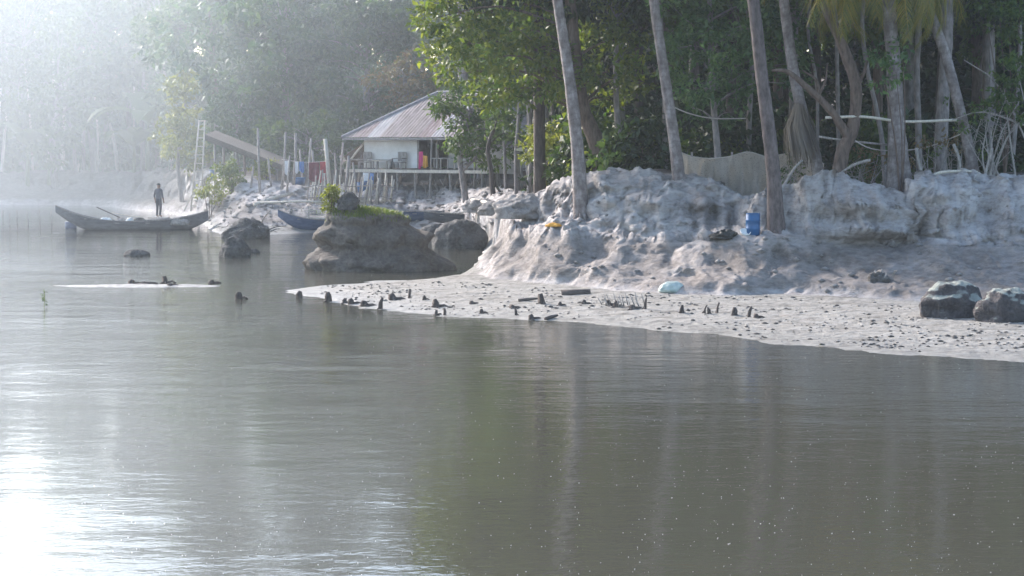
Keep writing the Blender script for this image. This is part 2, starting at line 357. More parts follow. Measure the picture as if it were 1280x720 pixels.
def near(c, X, Y):
    best = np.full(X.shape, 1e9); zz = np.zeros(X.shape)
    for i in range(len(c) - 1):
        ax, ay, az = c[i]; bx, by, bz = c[i + 1]; dx, dy = bx - ax, by - ay
        t = np.clip(((X - ax) * dx + (Y - ay) * dy) / (dx * dx + dy * dy + 1e-9), 0, 1)
        d = (X - ax - t * dx) ** 2 + (Y - ay - t * dy) ** 2
        m = d < best; best = np.where(m, d, best); zz = np.where(m, az + t * (bz - az), zz)
    return np.sqrt(best), zz
def inside(c, X, Y):
    pts = [(c[0][0] + 400, c[0][1] + 20)] + [(p[0], p[1]) for p in c] + [(c[-1][0] - 400, c[-1][1]), (-900, 900), (900, 900)]
    r = np.zeros(X.shape, bool)
    for i in range(len(pts)):
        x0, y0 = pts[i]; x1, y1 = pts[(i + 1) % len(pts)]
        if y0 == y1: continue
        cnd = ((y0 > Y) != (y1 > Y)) & (X < (x1 - x0) * (Y - y0) / (y1 - y0) + x0); r ^= cnd
    return r
BARS = [((175, 357.5), 2.6, 0.55, 0.05)]          # the low sandbar out in the water
def terrain(X, Y):
    wx = X + 0.30 * fbm(X * 0.9, Y * 0.9, 0, 3, 11); wy = Y + 0.45 * fbm(X * 0.7, Y * 0.9, 0, 4, 23) + 0.16 * fbm(X * 3.5, Y * 3.0, 0, 3, 29)
    gul = ridged(X * 0.55, Y * 0.15, 3.0, 3, 31)
    wyw = wy + 0.9 * fbm(X * 0.33, Y * 0.33, 2, 3, 37) + 0.35 * fbm(X * 1.4, Y * 1.0, 2, 3, 39)
    dW, _ = near(CUR[0], wx, wyw); iW = inside(CUR[0], wx, wyw)
    wy2 = wy + 0.28 * gul
    dF, zF = near(CUR[1], wx, wy2); iF = inside(CUR[1], wx, wy2)
    wx3 = X + 0.75 * fbm(X * 0.8, Y * 0.8, 5, 4, 41); wy3 = Y + 0.75 * fbm(X * 1.1, Y * 0.5, 7, 4, 43)
    dL, zL = near(CUR[2], wx3, wy3); iL = inside(CUR[2], wx3, wy3)
    dC, zC = near(CUR[3], X + 0.45 * fbm(X * 1.3, Y * .8, 9, 3, 47), Y + 0.5 * fbm(X * 1.3, Y * .6, 3, 3, 53)); iC = inside(CUR[3], X, Y)
    z = np.where(iW, 0, -np.minimum(1.2, dW * 0.10) - 0.004)
    t = dW / (dW + dF + 1e-6); zb = zF * sstep(0, 1.0, t) * 0.85 + 0.028 * sstep(0, 0.06, t)
    z = np.where(iW, zb, z)
    t = dF / (dF + dL + 1e-6); z1 = zF * .88 + (zL - zF) * (0.72 * t + 0.28 * sstep(0.55, 1, t))
    z = np.where(iF, z1, z)
    t = dL / (dL + dC + 1e-6); z2 = zL + (zC - zL) * (0.35 * t + 0.65 * sstep(0.12, 0.72, t))
    z = np.where(iL & iF, z2, z)
    inl = iC & iL & iF
    z3 = zC + 0.012 * dC + 11.0 * sstep(22, 130, dC) + 0.12 * fbm(X * .5, Y * .5, 1, 3, 61) * sstep(0, 2, dC)
    z = np.where(inl, z3, z)
    bank = np.where(iF, 1.0, 0) * np.where(inl, np.exp(-dC / 0.5), 1.0) * sstep(0, 0.5, dF)
    upper = np.where(iL & iF, 1.0, 0.0)
    beach = np.where(iW & ~iF, 1.0, 0.0)
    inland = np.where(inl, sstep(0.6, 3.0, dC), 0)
    for (pp, rx, ry, hh) in BARS:
        g = G(*pp); e = ((X - g.x) / rx) ** 2 + ((Y - g.y) / ry) ** 2
        zb2 = hh * (1 - e); on = (zb2 > z) & (e < 3); z = np.where(on, zb2, z); beach = np.where(on, 1, beach)
    return z, bank, upper, beach, inland, dW, iW, dF, iF
def build_ground():
    pxs = np.concatenate([np.arange(-1100, -40, 22), np.arange(-40, 540, 4), np.arange(540, 1310, 2.6), np.arange(1310, 1500, 9), np.arange(1500, 2400, 40)])
    ys = np.concatenate([np.arange(34, 46.5, 0.16), np.arange(46.5, 68.5, 0.062), np.arange(68.5, 112, 0.22), np.arange(112, 156, 0.32), np.arange(156, 160, 1.0), np.arange(160, 261, 5)])
    A, Yg = np.meshgrid((pxs - PX0) / F, ys); Xg = A * Yg
    X, Y = Xg.ravel(), Yg.ravel(); nc = len(pxs); nr = len(ys)
    z, bank, upper, beach, inland, dW, iW, dF, iF = terrain(X, Y)
    fin = np.where(Y < 120, 1.0, 1.6)
    dz = bank * (.35 + .65 * upper) * (0.27 * ridged(X * 1.1, Y * 0.8, z * 1.0, 5, 71) + 0.16 * ridged(X * 2.7, Y * 2.2, z * 1.5, 4, 73) + 0.05 * fbm(X * 9, Y * 9, z * 6, 2, 79))
    dz += bank * (1 - upper) * np.where(Y < 80, .11, .1) * ridged((X * .8 + Y * .6) * 1.5, (-X * .6 + Y * .8) * .45, 0, 3, 111)
    dz += beach * sstep(0.2, 1.2, dW) * (0.018 * fbm(X * 3, Y * 3, 0, 4, 83) + 0.012 * fbm(X * 11, Y * 11, 0, 2, 85))
    dz += inland * 0.1 * fbm(X * 1.5, Y * 1.5, 0, 3, 87)
    zz = z + dz * fin
    ov = bank * fin
    dy = ov * (.3 + .7 * upper) * (0.46 * ridged(X * 0.7, 2.0, zz * 1.9, 4, 91) + 0.30 * ridged(X * 1.9, 4.0, zz * .5, 4, 92) + 0.22 * upper * fbm(X * 2.4, 1.0, zz * 3.4, 3, 93) + 0.10 * fbm(X * 6, Y * 2, zz * 7, 2, 95))
    dx = ov * 0.22 * fbm(X * 1.6, Y * 1.6, zz * 2.5, 3, 97)
    co = np.stack([X + dx, Y + dy, zz], 1)
    ppx = PX0 + F * co[:, 0] / co[:, 1]; ppy = HOR + F * (CH - co[:, 2]) / co[:, 1]
    for hx_, hy_, ax_, ay_, dp in [(1100, 308, 55, 13, 1.0), (1150, 300, 15, 20, .9), (893, 262, 8, 18, .7), (918, 272, 7, 16, .7), (1030, 335, 22, 14, .6), (860, 345, 18, 9, .5), (1240, 268, 16, 22, .6), (975, 320, 14, 12, .5), (745, 250, 20, 20, .4), (1060, 287, 60, 9, -.6), (1255, 292, 36, 10, -.6), (1175, 265, 18, 26, -.5), (800, 240, 40, 18, -.5), (940, 335, 26, 22, -.6), (700, 330, 40, 14, -.4), (1060, 250, 40, 20, -.5)]:
        co[:, 1] += np.where(co[:, 1] < 72, dp, 0) * np.exp(-((ppx - hx_) / ax_) ** 2 - ((ppy - hy_) / ay_) ** 2) * np.clip(bank, 0, 1)
    idx = np.arange(nr * nc).reshape(nr, nc)
    q = np.stack([idx[:-1, :-1], idx[:-1, 1:], idx[1:, 1:], idx[1:, :-1]], -1).reshape(-1, 4)
    q = q[(zz[q].max(1) > -0.5)]
    used = np.unique(q); rm = np.full(len(co), -1); rm[used] = np.arange(len(used)); q = rm[q]
    me = mesh_np('ground', co[used], q, True)
    mud = np.clip(np.where(Y > 132, .9 * bank, 0) + bank * (1 - upper) * (0.75 + 0.5 * fbm(X * .8, Y * .8, 0, 3, 101)) * sstep(2.2, 1.2, zz), 0, 1)
    wet = np.clip(sstep(0.12, 0.02, zz), 0, 1)
    for nme, arr in (('beach', beach * (1 - 0 * wet)), ('inland', inland), ('mud', mud), ('wet', wet)):
        at = me.attributes.new(nme, 'FLOAT', 'POINT'); at.data.foreach_set('value', np.asarray(arr[used], dtype=np.float32))
    o = link('ground', me, None, 'bank_clay'); tag(o, 'pale grey eroded clay riverbank, beach and wooded ground', kind='structure'); return o
ground = build_ground()
bpy.context.view_layer.update()
def gz(x, y):
    ok, loc, n, i = ground.ray_cast(Vector((x, y, 60)), Vector((0, 0, -1)))
    return loc.z if ok else -0.5
def onground(px, y):
    """the ground point at image column px and depth y"""
    x = (px - PX0) / F * y; return Vector((x, y, gz(x, y)))
def hit(px, py):
    """where the view ray through a pixel meets the ground"""
    d = ray(px, py).normalized(); ok, loc, n, i = ground.ray_cast(Vector((0, 0, CH)), d)
    return loc.copy() if ok else G(px, py)
# water: one level sheet
me = mesh_np('water', [(-330, -60, 0), (330, -60, 0), (330, 250, 0), (-330, 250, 0)], [(0, 1, 2, 3)])
tag(link('water', me, None, 'water'), 'calm rippled brown green river water', kind='structure')

# ------------------------------------------------------------------ foliage
def leaves(clusters, size, seed, dens=1.0, sub=11, droop=0.35, asp=0.5, spread=0.23):
    """clusters: (centre, radius xyz); many folded leaf blades gathered in twig clumps -> verts, faces"""
    rg = np.random.default_rng(seed); V = []
    if size > .29: sub, spread = 8, .19
    for c, r in clusters:
        r = np.array(r if hasattr(r, '__len__') else (r, r, r * 0.8)); n = int(dens * 1.5 * (r[0] * r[2]) / (size * size * asp) * 13.0)
        if n < 8: n = 8
        u = rg.normal(size=(sub, 3)); u /= np.linalg.norm(u, axis=1)[:, None]
        sc_ = (0.35 + 0.65 * rg.random(sub) ** 0.5)[:, None]; subs = u * sc_
        k = rg.integers(0, sub, n)
        p = subs[k] + rg.normal(size=(n, 3)) * spread * np.array([1, 1, .7])
        p = p * r + np.array(c)
        d = rg.normal(size=(n, 3)) + u[k] * 0.6; d[:, 2] -= droop; d /= np.linalg.norm(d, axis=1)[:, None]
        up = rg.normal(size=(n, 3)) * 0.6 + np.array([0, 0, 1.0])
        s = np.cross(d, up); s /= np.linalg.norm(s, axis=1)[:, None] + 1e-6; nn = np.cross(s, d)
        l = (size * (0.6 + 0.8 * rg.random(n)))[:, None]; wd = l * asp * 0.5
        V.append(np.stack([p, p + d * l * .45 + s * wd + nn * wd * .35, p + d * l - nn * l * 0.08, p + d * l * .45 - s * wd + nn * wd * .35], 1).reshape(-1, 3))
    v = np.concatenate(V); f = np.arange(len(v)).reshape(-1, 4)
    return v, f
def rad3(r): return (r, r, r * 0.8)
def limb_set(mb, base_pts, clusters, r0, rnd, k=6):
    for c, r in clusters:
        c = Vector(c); b = min(base_pts, key=lambda q: (q - c).length + max(0, (q.z - c.z + 0.3)) * 3 + rnd.random() * 0.6)
        mid = b.lerp(c, 0.5) + Vector((rnd.uniform(-.25, .25), rnd.uniform(-.25, .25), 0.25 * (c - b).length * 0.5))
        mb.tube(spline([b, mid, c], 6), lerpl([r0 * 0.55, r0 * 0.3, r0 * 0.10], 7), k, True, 0.15, rnd.randint(0, 9999))
        for _ in range(3):
            e = c + Vector((rnd.gauss(0, .6), rnd.gauss(0, .6), rnd.gauss(0.1, .5))) * (r if not hasattr(r, '__len__') else r[0])
            mb.tube([mid.lerp(c, 0.6), e], [r0 * 0.14, r0 * 0.05], 4, False)
def tree(name, label, cat, trunk, radii, clusters, bark, leafm, size, dens=1.0, seed=0, group=None, extra=None, seg=10, limbs=True, droop=0.35, wob=0.12, roots=0):
    rnd = random.Random(seed); base = Vector(trunk[0])
    t = empty(name, base, label, cat, group); inv = Matrix.Translation(-base)
    mb = MB(); n = 6 * (len(trunk) - 1); pts = spline(trunk, n); rr = lerpl(radii, len(pts))
    mb.tube(pts, rr, seg, True, wob, seed)
    for k in range(roots):
        a = 2 * math.pi * k / roots + rnd.random(); r = radii[0]
        mb.tube(spline([base + Vector((0, 0, r * 2.5)), base + Vector((math.cos(a) * r * 1.2, math.sin(a) * r * 1.2, r * .6)), base + Vector((math.cos(a) * r * 2.6, math.sin(a) * r * 2.6, -r * .6))], 6), lerpl([r * .45, r * .4, r * .15], 7), 6)
    if extra:
        for ep, er in extra:
            q = spline(ep, 5 * (len(ep) - 1)); mb.tube(q, lerpl(er, len(q)), 7, True, wob, seed)
    if limbs and clusters:
        top = [p for p in pts[len(pts) // 3:]]; limb_set(mb, top, clusters, radii[-1], rnd)
    mb.build('trunk', bark, t, True, inv)
    if clusters:
        v, f = leaves(clusters, size, seed, dens, droop=droop)
        o = link('crown', mesh_np('crown', v - np.array(base), f), t, leafm)
    return t
def copy_tree(o, parent=None):
    c = o.copy(); col.objects.link(c); c.parent = parent
    for ch in list(o.children): copy_tree(ch, c)
    return c
def rand_clusters(rnd, c, rx, ry, rz, n, r0, r1):
    out = []
    for i in range(n):
        while True:
            u = Vector((rnd.uniform(-1, 1), rnd.uniform(-1, 1), rnd.uniform(-1, 1)))
            if 0.25 < u.length < 1: break
        out.append((Vector(c) + Vector((u.x * rx, u.y * ry, u.z * rz)), rad3(rnd.uniform(r0, r1))))
    return out
def pxcl(lst, d, rnd, depth=1.5):
    """clusters from (px, py, radius px) at depth about d"""
    out = []
    for px, py, r in lst:
        y = d + rnd.uniform(-depth, depth); out.append((P(px, py, y), rad3(r / S(y))))
    return out
rnd = random.Random(7)

# -- palms with their own fronds
def frond_mesh(name, length, droop, seed, leafl=0.5, twist=0.0):
    rn = random.Random(seed); V = []; Fc_ = []
    n = 34; rach = []
    for i in range(n + 1):
        t = i / n; a = 0.55 - droop * t * 1.9
        if i == 0: p = Vector((0, 0, 0))
        else: p = rach[-1] + Vector((math.cos(a), 0, math.sin(a))) * (length / n)
        rach.append(p)
    mb = MB(); mb.tube(rach[::3] + [rach[-1]], lerpl([0.035, 0.006], len(rach[::3]) + 1), 5, False)
    V = list(mb.v); Fq = [f for f in mb.f if len(f) == 4]
    for i in range(4, n + 1):
        t = i / n; p = rach[i]; tg = (rach[i] - rach[i - 1]).normalized()
        ll = leafl * (0.45 + 1.1 * math.sin(math.pi * min(1, 0.15 + t * 0.8))) * rn.uniform(.8, 1.1)
        for sgn in (-1, 1):
            for hh in (0, 0.5):
                q = p - tg * hh * length / n
                d = (Vector((0, sgn, 0)) * 0.75 + tg * 0.65 + Vector((0, 0, -0.35 - 0.5 * rn.random()))).normalized()
                wv = tg * 0.019; k = len(V); m = q + d * ll * .5; e = q + d * ll + Vector((0, 0, -ll * 0.35))
                V += [q - wv * .6, q + wv * .6, m + wv, m - wv, e]; Fq += [(k, k + 1, k + 2, k + 3), (k + 3, k + 2, k + 4, k + 4)]
    me = bpy.data.meshes.new(name); me.from_pydata([tuple(v) for v in V], [], [f if f[2] != f[3] else f[:3] for f in Fq]); me.update(); return me
FR = [frond_mesh('frond', 4.2, 0.75, 1), frond_mesh('frond', 4.0, 1.05, 2, 0.6), frond_mesh('frond', 3.6, 1.35, 3, 0.65), frond_mesh('frond', 4.4, 0.5, 4)]
for m_ in FR: m_.materials.append(M['frond_green'])
FD = frond_mesh('dead_frond', 2.6, 1.6, 9, 0.55); FD.materials.append(M['frond_dead'])
def palm(label, trunk, radii, nf, seed, fr_scale=1.0, kinds=(0, 1, 2, 3), tilt=None, roots=True, group=None, name='palm_tree', dead=2, bark='bark_palm'):
    rn = random.Random(seed); base = Vector(trunk[0]); t = empty(name, base, label, 'palm tree', group); inv = Matrix.Translation(-base)
    pts = spline(trunk, 8 * (len(trunk) - 1)); mb = MB(); mb.tube(pts, lerpl(radii, len(pts)), 14, True, 0.07, seed)
    if roots:
        for k in range(9):
            a = k * .7 + rn.random() * .4; r = radii[0]
            mb.tube([base + Vector((math.cos(a) * r * .6, math.sin(a) * r * .6, .28)), base + Vector((math.cos(a) * r * 1.5, math.sin(a) * r * 1.5, -.12))], [r * .3, r * .18], 5)
    mb.build('trunk', bark, t, True, inv)
    top = pts[-1] - base
    for i in range(nf):
        a = i * 2.399 + rn.random() * .4; k = kinds[i % len(kinds)]
        o = bpy.data.objects.new('frond', FR[k]); col.objects.link(o); o.parent = t; o.location = top
        el = 0.75 - 1.25 * (i / nf) + rn.uniform(-.12, .12)
        o.rotation_euler = (0, -el, a); s = fr_scale * rn.uniform(.85, 1.1); o.scale = (s, s, s)
    for i in range(dead):
        o = bpy.data.objects.new('dead_frond', FD); col.objects.link(o); o.parent = t; o.location = top; o.rotation_euler = (0, 0.7, rn.random() * 6.28)
    return t
def trunk_px(lst, d, sink=0.15):
    """trunk points from the top of a pixel list (bottom first) at depth d; foot set on the ground"""
    pts = [P(px, py, d + dd) for px, py, dd in [(q + (0,))[:3] for q in lst]]
    g = gz(pts[0].x, pts[0].y); pts[0].z = g - sink; return pts

# ------------------------------------------------------------------ trees on the near bank
def rooted(lst, far=None):
    """pixel trunk (foot first): the foot is where its pixel meets the ground"""
    b = hit(*lst[0][:2]) if far is None else onground(lst[0][0], far)
    pts = [Vector((b.x, b.y, b.z - 0.2))]
    for q in lst[1:]: pts.append(P(q[0], q[1], b.y + (q[2] if len(q) > 2 else 0)))
    return pts, b.y
tr, d = rooted([(727, 268), (722, 190), (714, 115), (706, 60), (697, 0), (686, -90), (672, -200)])
palm('slender grey palm trunk growing from the clay bank edge left of the net', tr, [0.25, 0.20, 0.18, 0.165, 0.155, 0.15, 0.14], 20, 21)
tr, d = rooted([(850, 224), (842, 170), (833, 110), (825, 55), (817, 0), (806, -90), (792, -190)])
palm('grey palm trunk leaning left that holds the left end of the net', tr, [0.21, 0.175, 0.165, 0.155, 0.15, 0.14, 0.13], 18, 22)
tr, d = rooted([(971, 288), (967, 220), (958, 140), (951, 85), (944, 20), (930, -80), (912, -190)])
palm('stout grey palm trunk standing just right of the blue drum', tr, [0.27, 0.205, 0.19, 0.18, 0.175, 0.165, 0.15], 18, 23, bark='bark_trunk')
tr, d = rooted([(1218, 228), (1212, 190), (1203, 150), (1185, 80), (1168, 30), (1150, -10), (1115, -110), (1085, -180)], 63)
palm('grey palm trunk leaning strongly left near the right edge of the picture', tr, [0.20, 0.165, 0.16, 0.155, 0.15, 0.15, 0.14, 0.13], 18, 24)
# the palm whose low yellowing fronds hang into the top of the picture
tr, d = rooted([(1126, 262), (1123, 200), (1120, 150), (1117, 80), (1112, 20), (1108, -42)], 62.6)
pt = palm('thick palm with flared foot and yellowing fronds hanging low', tr, [0.50, 0.32, 0.25, 0.22, 0.20, 0.19], 16, 25, 0.95, (0, 2, 1), dead=0)
tp = tr[-1] - tr[0]
for i, (a, el, s, k) in enumerate([(185, -0.25, .80, 2), (205, -0.45, .85, 2), (170, -0.5, .75, 2), (225, -0.3, .9, 1), (340, -0.3, .85, 2), (355, -0.55, .8, 2), (320, -0.4, .8, 2), (10, -0.35, .75, 1), (195, -0.1, .9, 2), (348, -0.1, .9, 2)]):
    o = bpy.data.objects.new('frond', FR[k]); col.objects.link(o); o.parent = pt; o.location = tp; o.rotation_euler = (0, -el, R(a)); o.scale = (s, s, s)
# skirted palm with hanging dead fronds
tr, d = rooted([(1030, 238), (1018, 190), (1005, 150), (994, 100), (986, 50), (972, -60), (955, -160)], 63.5)
pt = palm('leaning palm trunk wrapped in a skirt of dead hanging fronds', tr, [0.20, 0.18, 0.18, 0.17, 0.16, 0.15, 0.14], 16, 26, dead=3)
rn = random.Random(5); c0 = P(999, 132, tr[0].y) - tr[0]; V = []; Fq = []
for i in range(420):
    a = rn.random() * 6.283; l = rn.uniform(1.0, 1.75); q = c0 + Vector((math.cos(a) * .16, math.sin(a) * .16, rn.uniform(-.25, .1))); fl = rn.uniform(.15, .48)
    m1 = q + Vector((math.cos(a) * fl * .7, math.sin(a) * fl * .7, -l * .45)); e = q + Vector((math.cos(a + .2) * fl + .12, math.sin(a + .2) * fl, -l)); w_ = Vector((-math.sin(a), math.cos(a), 0)) * rn.uniform(.012, .03); k = len(V)
    V += [q - w_, q + w_, m1 + w_, m1 - w_, e + w_ * .3, e - w_ * .3]; Fq += [(k, k + 1, k + 2, k + 3), (k + 3, k + 2, k + 4, k + 5)]
link('dead_frond_skirt', mesh_np('dead_frond_skirt', V, Fq), pt, 'frond_dead')

# broadleaf trees with visible shapes
tr, d = rooted([(750, 222), (748, 190), (738, 160), (727, 130), (718, 60), (712, -10), (705, -90)], 70)
cl = pxcl([(545, 22, 32), (560, 60, 34), (590, 20, 42), (600, 75, 40), (575, 92, 26), (632, 40, 42), (615, 112, 30), (650, 85, 36), (640, 122, 22), (680, 30, 44), (690, 95, 36), (668, 60, 38), (725, 70, 38), (740, 25, 42), (760, 90, 36), (780, 50, 36), (720, 118, 28), (790, 105, 24), (765, 125, 20),
           (560, -25, 45), (610, -40, 50), (670, -40, 50), (730, -35, 50), (780, -10, 40), (600, -100, 50), (660, -120, 55), (720, -120, 55), (780, -80, 45), (690, -190, 55)], d + 1.2, rnd, 2.2)
tree('broadleaf_tree', 'bright green spreading broadleaf tree with curved brown trunk, right of the house', 'tree', tr, [0.34, 0.30, 0.27, 0.25, 0.22, 0.18, 0.12], cl, 'bark_brown', 'leaf_bright', 0.24, 0.8, 31)
tr, d = rooted([(899, 232), (897, 190), (893, 145), (890, 100), (888, 40), (886, -60)], 66.5)
cl = pxcl([(850, 20, 34), (868, 60, 36), (845, 95, 26), (890, 25, 40), (905, 70, 38), (880, 110, 28), (935, 30, 42), (945, 75, 36), (925, 112, 26), (975, 35, 36), (985, 80, 28), (995, 105, 18), (960, 5, 40), (865, 135, 18), (910, 140, 20), (840, 60, 22),
           (850, -40, 45), (910, -50, 50), (970, -50, 50), (880, -120, 55), (950, -130, 55), (910, -200, 55)], d - .3, rnd, 1.5)
tree('broadleaf_tree', 'dark green broadleaf tree with thin pale trunk hanging over the net', 'tree', tr, [0.13, 0.11, 0.10, 0.10, 0.09, 0.07], cl, 'bark_grey', 'leaf_lit', 0.20, 0.8, 32)
tr, d = rooted([(1045, 228), (1052, 195), (1066, 160), (1070, 110), (1058, 70), (1046, 40), (1030, 5), (1020, -60)], 62.5)
ex = [([P(1062, 175, d), P(1040, 140, d - .3), P(1012, 112, d - .4), P(985, 90, d - .5), P(965, 88, d - .5)], [0.15, 0.12, 0.10, 0.07, 0.04]),
      ([P(1024, 122, d), P(1020, 100, d - .2), P(1003, 88, d - .3)], [0.06, 0.045, 0.02]), ([P(1066, 120, d), P(1080, 90, d), P(1088, 60, d)], [0.08, 0.05, 0.02]),
      ([P(1024, 118, d), P(1032, 100, d), P(1034, 80, d)], [0.05, 0.03, 0.015])]
cl = pxcl([(1015, -45, 40), (1045, -60, 40), (1080, -90, 45), (1010, -120, 50), (1060, -160, 50)], d, rnd, 1.5)
tree('crooked_tree', 'crooked forked tree with bare reaching limbs above the pale hump', 'tree', tr, [0.30, 0.22, 0.19, 0.18, 0.17, 0.15, 0.12, 0.08], cl, 'bark_brown', 'leaf_dark', 0.22, 0.8, 33, extra=ex)
tr, d = rooted([(1178, 240), (1175, 200), (1177, 160), (1180, 110), (1184, 40), (1186, -60)], 66)
cl = pxcl([(1180, -60, 45), (1220, -70, 50), (1150, -90, 50), (1200, -130, 55)], d, rnd, 1.5)
tree('broadleaf_tree', 'straight pale brown trunk behind the leaning palm at right', 'tree', tr, [0.26, 0.22, 0.21, 0.20, 0.19, 0.16], cl, 'bark_grey', 'leaf_dark', 0.24, 0.8, 34)
# slim trunks in the dark wood
for i, (lst, r, lab) in enumerate([
    ([(1108, 228), (1103, 180), (1094, 130), (1084, 85), (1078, 20)], .085, 'thin pale sapling leaning left beside the thick palm'),
    ([(1049, 222), (1048, 170), (1047, 110), (1046, 60), (1044, 0)], .075, 'thin upright pale sapling behind the crooked tree'),
    ([(937, 225), (936, 170), (938, 120), (940, 60)], .10, 'dim thin trunk left of the stout grey palm'),
    ([(1150, 226), (1148, 160), (1146, 90), (1148, 20)], .12, 'dark thin trunk between the thick palm and the pale brown trunk'),
    ([(1262, 226), (1268, 170), (1272, 110), (1275, 40)], .09, 'thin pale trunk at the far right edge'),
    ([(1242, 226), (1240, 190), (1236, 150), (1238, 90)], .05, 'slim grey pole trunk near the right edge'),
    ([(833, 222), (831, 180), (832, 140), (830, 80)], .11, 'pale thin trunk just left of the net'),
    ([(778, 215), (776, 170), (772, 150), (770, 100)], .12, 'dim pale trunk behind the clay bank crest'),
    ([(1018, 220), (1022, 170), (1020, 100), (1010, 30)], .06, 'thin bare stem left of the crooked tree')]):
    tr, d = rooted(lst, 67 + (i * 37 % 5) * .8); tr.append(tr[-1] + Vector((rnd.uniform(-.4, .4), 0, 2.5)))
    cl = rand_clusters(rnd, tr[-1], 1.0, 1.0, .8, 4, .7, 1.0)
    tree('sapling_tree', lab, 'tree', tr, [r, r * .9, r * .85, r * .8, r * .5], cl, 'bark_grey', 'leaf_dark', 0.24, 0.7, 50 + i, seg=8)
# slim grey trunks left of the big leaning palm, hazier
for i, (px, pyt, d0, r) in enumerate([(657, 120, 84, .09), (667, 100, 88, .10), (676, 120, 80, .12), (684, 115, 82, .11), (692, 130, 86, .08), (644, 150, 92, .09), (700, 150, 90, .10), (662, 165, 96, .08), (633, 150, 99, .09), (710, 160, 94, .1), (648, 140, 102, .11)]):
    g = onground(px + rnd.uniform(-3, 3), d0); top = P(px + rnd.uniform(-4, 4), pyt, d0); pts = [g - Vector((0, 0, .2)), g.lerp(top, .5) + Vector((rnd.uniform(-.15, .15), 0, 0)), top, top + Vector((rnd.uniform(-.3, .3), 0, 3.0))]
    cl = rand_clusters(rnd, pts[-1], 1.4, 1.4, 1.2, 6, .8, 1.2)
    tree('slim_tree', 'slim pale grey tree trunk in the grove between house and big leaning palm', 'tree', pts, [r, r * .9, r * .8, r * .5], cl, 'bark_grey', 'leaf_mid', 0.26, 0.7, 70 + i, group='slim trunks in the grove', seg=7)
# tree before the house
tr, d = rooted([(583, 240), (577, 215), (575, 195), (582, 165), (588, 140)], 103)
cl = pxcl([(578, 128, 20), (598, 118, 22), (620, 135, 20), (565, 150, 18), (590, 150, 22), (612, 160, 22), (570, 172, 17), (595, 180, 20), (618, 185, 16), (580, 192, 14), (560, 182, 10), (632, 160, 16), (600, 198, 10), (560, 128, 14), (552, 140, 12), (545, 125, 9), (610, 205, 12), (628, 200, 13), (575, 110, 14), (640, 185, 12)], d, rnd, 1.0)
tree('broadleaf_tree', 'bushy pale green tree standing in front of the house roof', 'tree', tr, [0.17, .14, .13, .11, .08], cl, 'bark_grey', 'leaf_mid', 0.25, 0.9, 36, extra=[([tr[1], P(600, 190, d), P(612, 165, d)], [.09, .07, .04])])
tr, d = rooted([(617, 246), (614, 215), (610, 185), (618, 160)], 97)
cl = pxcl([(625, 150, 16), (640, 165, 16), (612, 165, 14), (635, 140, 14)], d, rnd, .8)
tree('broadleaf_tree', 'small dark stemmed tree right of the house porch', 'tree', tr, [0.13, .11, .10, .07], cl, 'bark_dark', 'leaf_mid', 0.22, 0.9, 37, extra=[([P(615, 225, d), P(624, 238, d), P(628, 246, d)], [.07, .06, .05])])
# ------------------------------------------------------------------ hazy trees in the middle distance
def hazy(label, foot, d, blobs, leafm, size, seed, bark='bark_grey', r=.3, dens=.8, toppx=None, group=None, name='broadleaf_tree'):
    px, = foot; g = onground(px, d); tx, ty = toppx or blobs[0][:2]; top = P(tx, ty, d)
    pts = [g - Vector((0, 0, .2)), g.lerp(top, .45) + Vector((rnd.uniform(-.4, .4), 0, 0)), top]
    cl = pxcl(blobs, d, rnd, 2.5)
    return tree(name, label, 'tree', pts, [r, r * .75, r * .4], cl, bark, leafm, size, dens, seed, group, seg=8)
def blobs(rn, x0, x1, y0, y1, r0, r1, n):
    out = []
    for i in range(n):
        a = rn.random() * 6.283; q = math.sqrt(rn.random())
        out.append(((x0 + x1) / 2 + (x1 - x0) / 2 * q * math.cos(a), (y0 + y1) / 2 + (y1 - y0) / 2 * q * math.sin(a), rn.uniform(r0, r1)))
    return out
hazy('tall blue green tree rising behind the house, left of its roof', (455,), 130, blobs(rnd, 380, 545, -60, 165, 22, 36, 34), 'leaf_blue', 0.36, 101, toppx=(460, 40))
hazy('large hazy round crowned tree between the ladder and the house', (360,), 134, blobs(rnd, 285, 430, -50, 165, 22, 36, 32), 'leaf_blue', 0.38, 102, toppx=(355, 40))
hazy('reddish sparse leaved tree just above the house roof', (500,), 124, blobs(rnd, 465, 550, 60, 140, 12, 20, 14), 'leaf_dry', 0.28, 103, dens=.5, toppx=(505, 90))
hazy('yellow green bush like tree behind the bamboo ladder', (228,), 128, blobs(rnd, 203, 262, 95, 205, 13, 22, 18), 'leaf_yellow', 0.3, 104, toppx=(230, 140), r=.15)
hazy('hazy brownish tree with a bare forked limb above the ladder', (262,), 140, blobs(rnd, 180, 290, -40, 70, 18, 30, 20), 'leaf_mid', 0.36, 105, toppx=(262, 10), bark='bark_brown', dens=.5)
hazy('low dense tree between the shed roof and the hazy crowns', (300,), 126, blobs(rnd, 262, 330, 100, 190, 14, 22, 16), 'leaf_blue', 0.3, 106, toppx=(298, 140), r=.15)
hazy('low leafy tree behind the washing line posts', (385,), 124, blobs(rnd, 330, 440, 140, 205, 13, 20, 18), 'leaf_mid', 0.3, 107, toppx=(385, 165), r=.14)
hazy('green tree overhanging the back of the house on its right', (600,), 122, blobs(rnd, 560, 680, 20, 150, 20, 32, 20), 'leaf_mid', 0.34, 108, toppx=(610, 80))
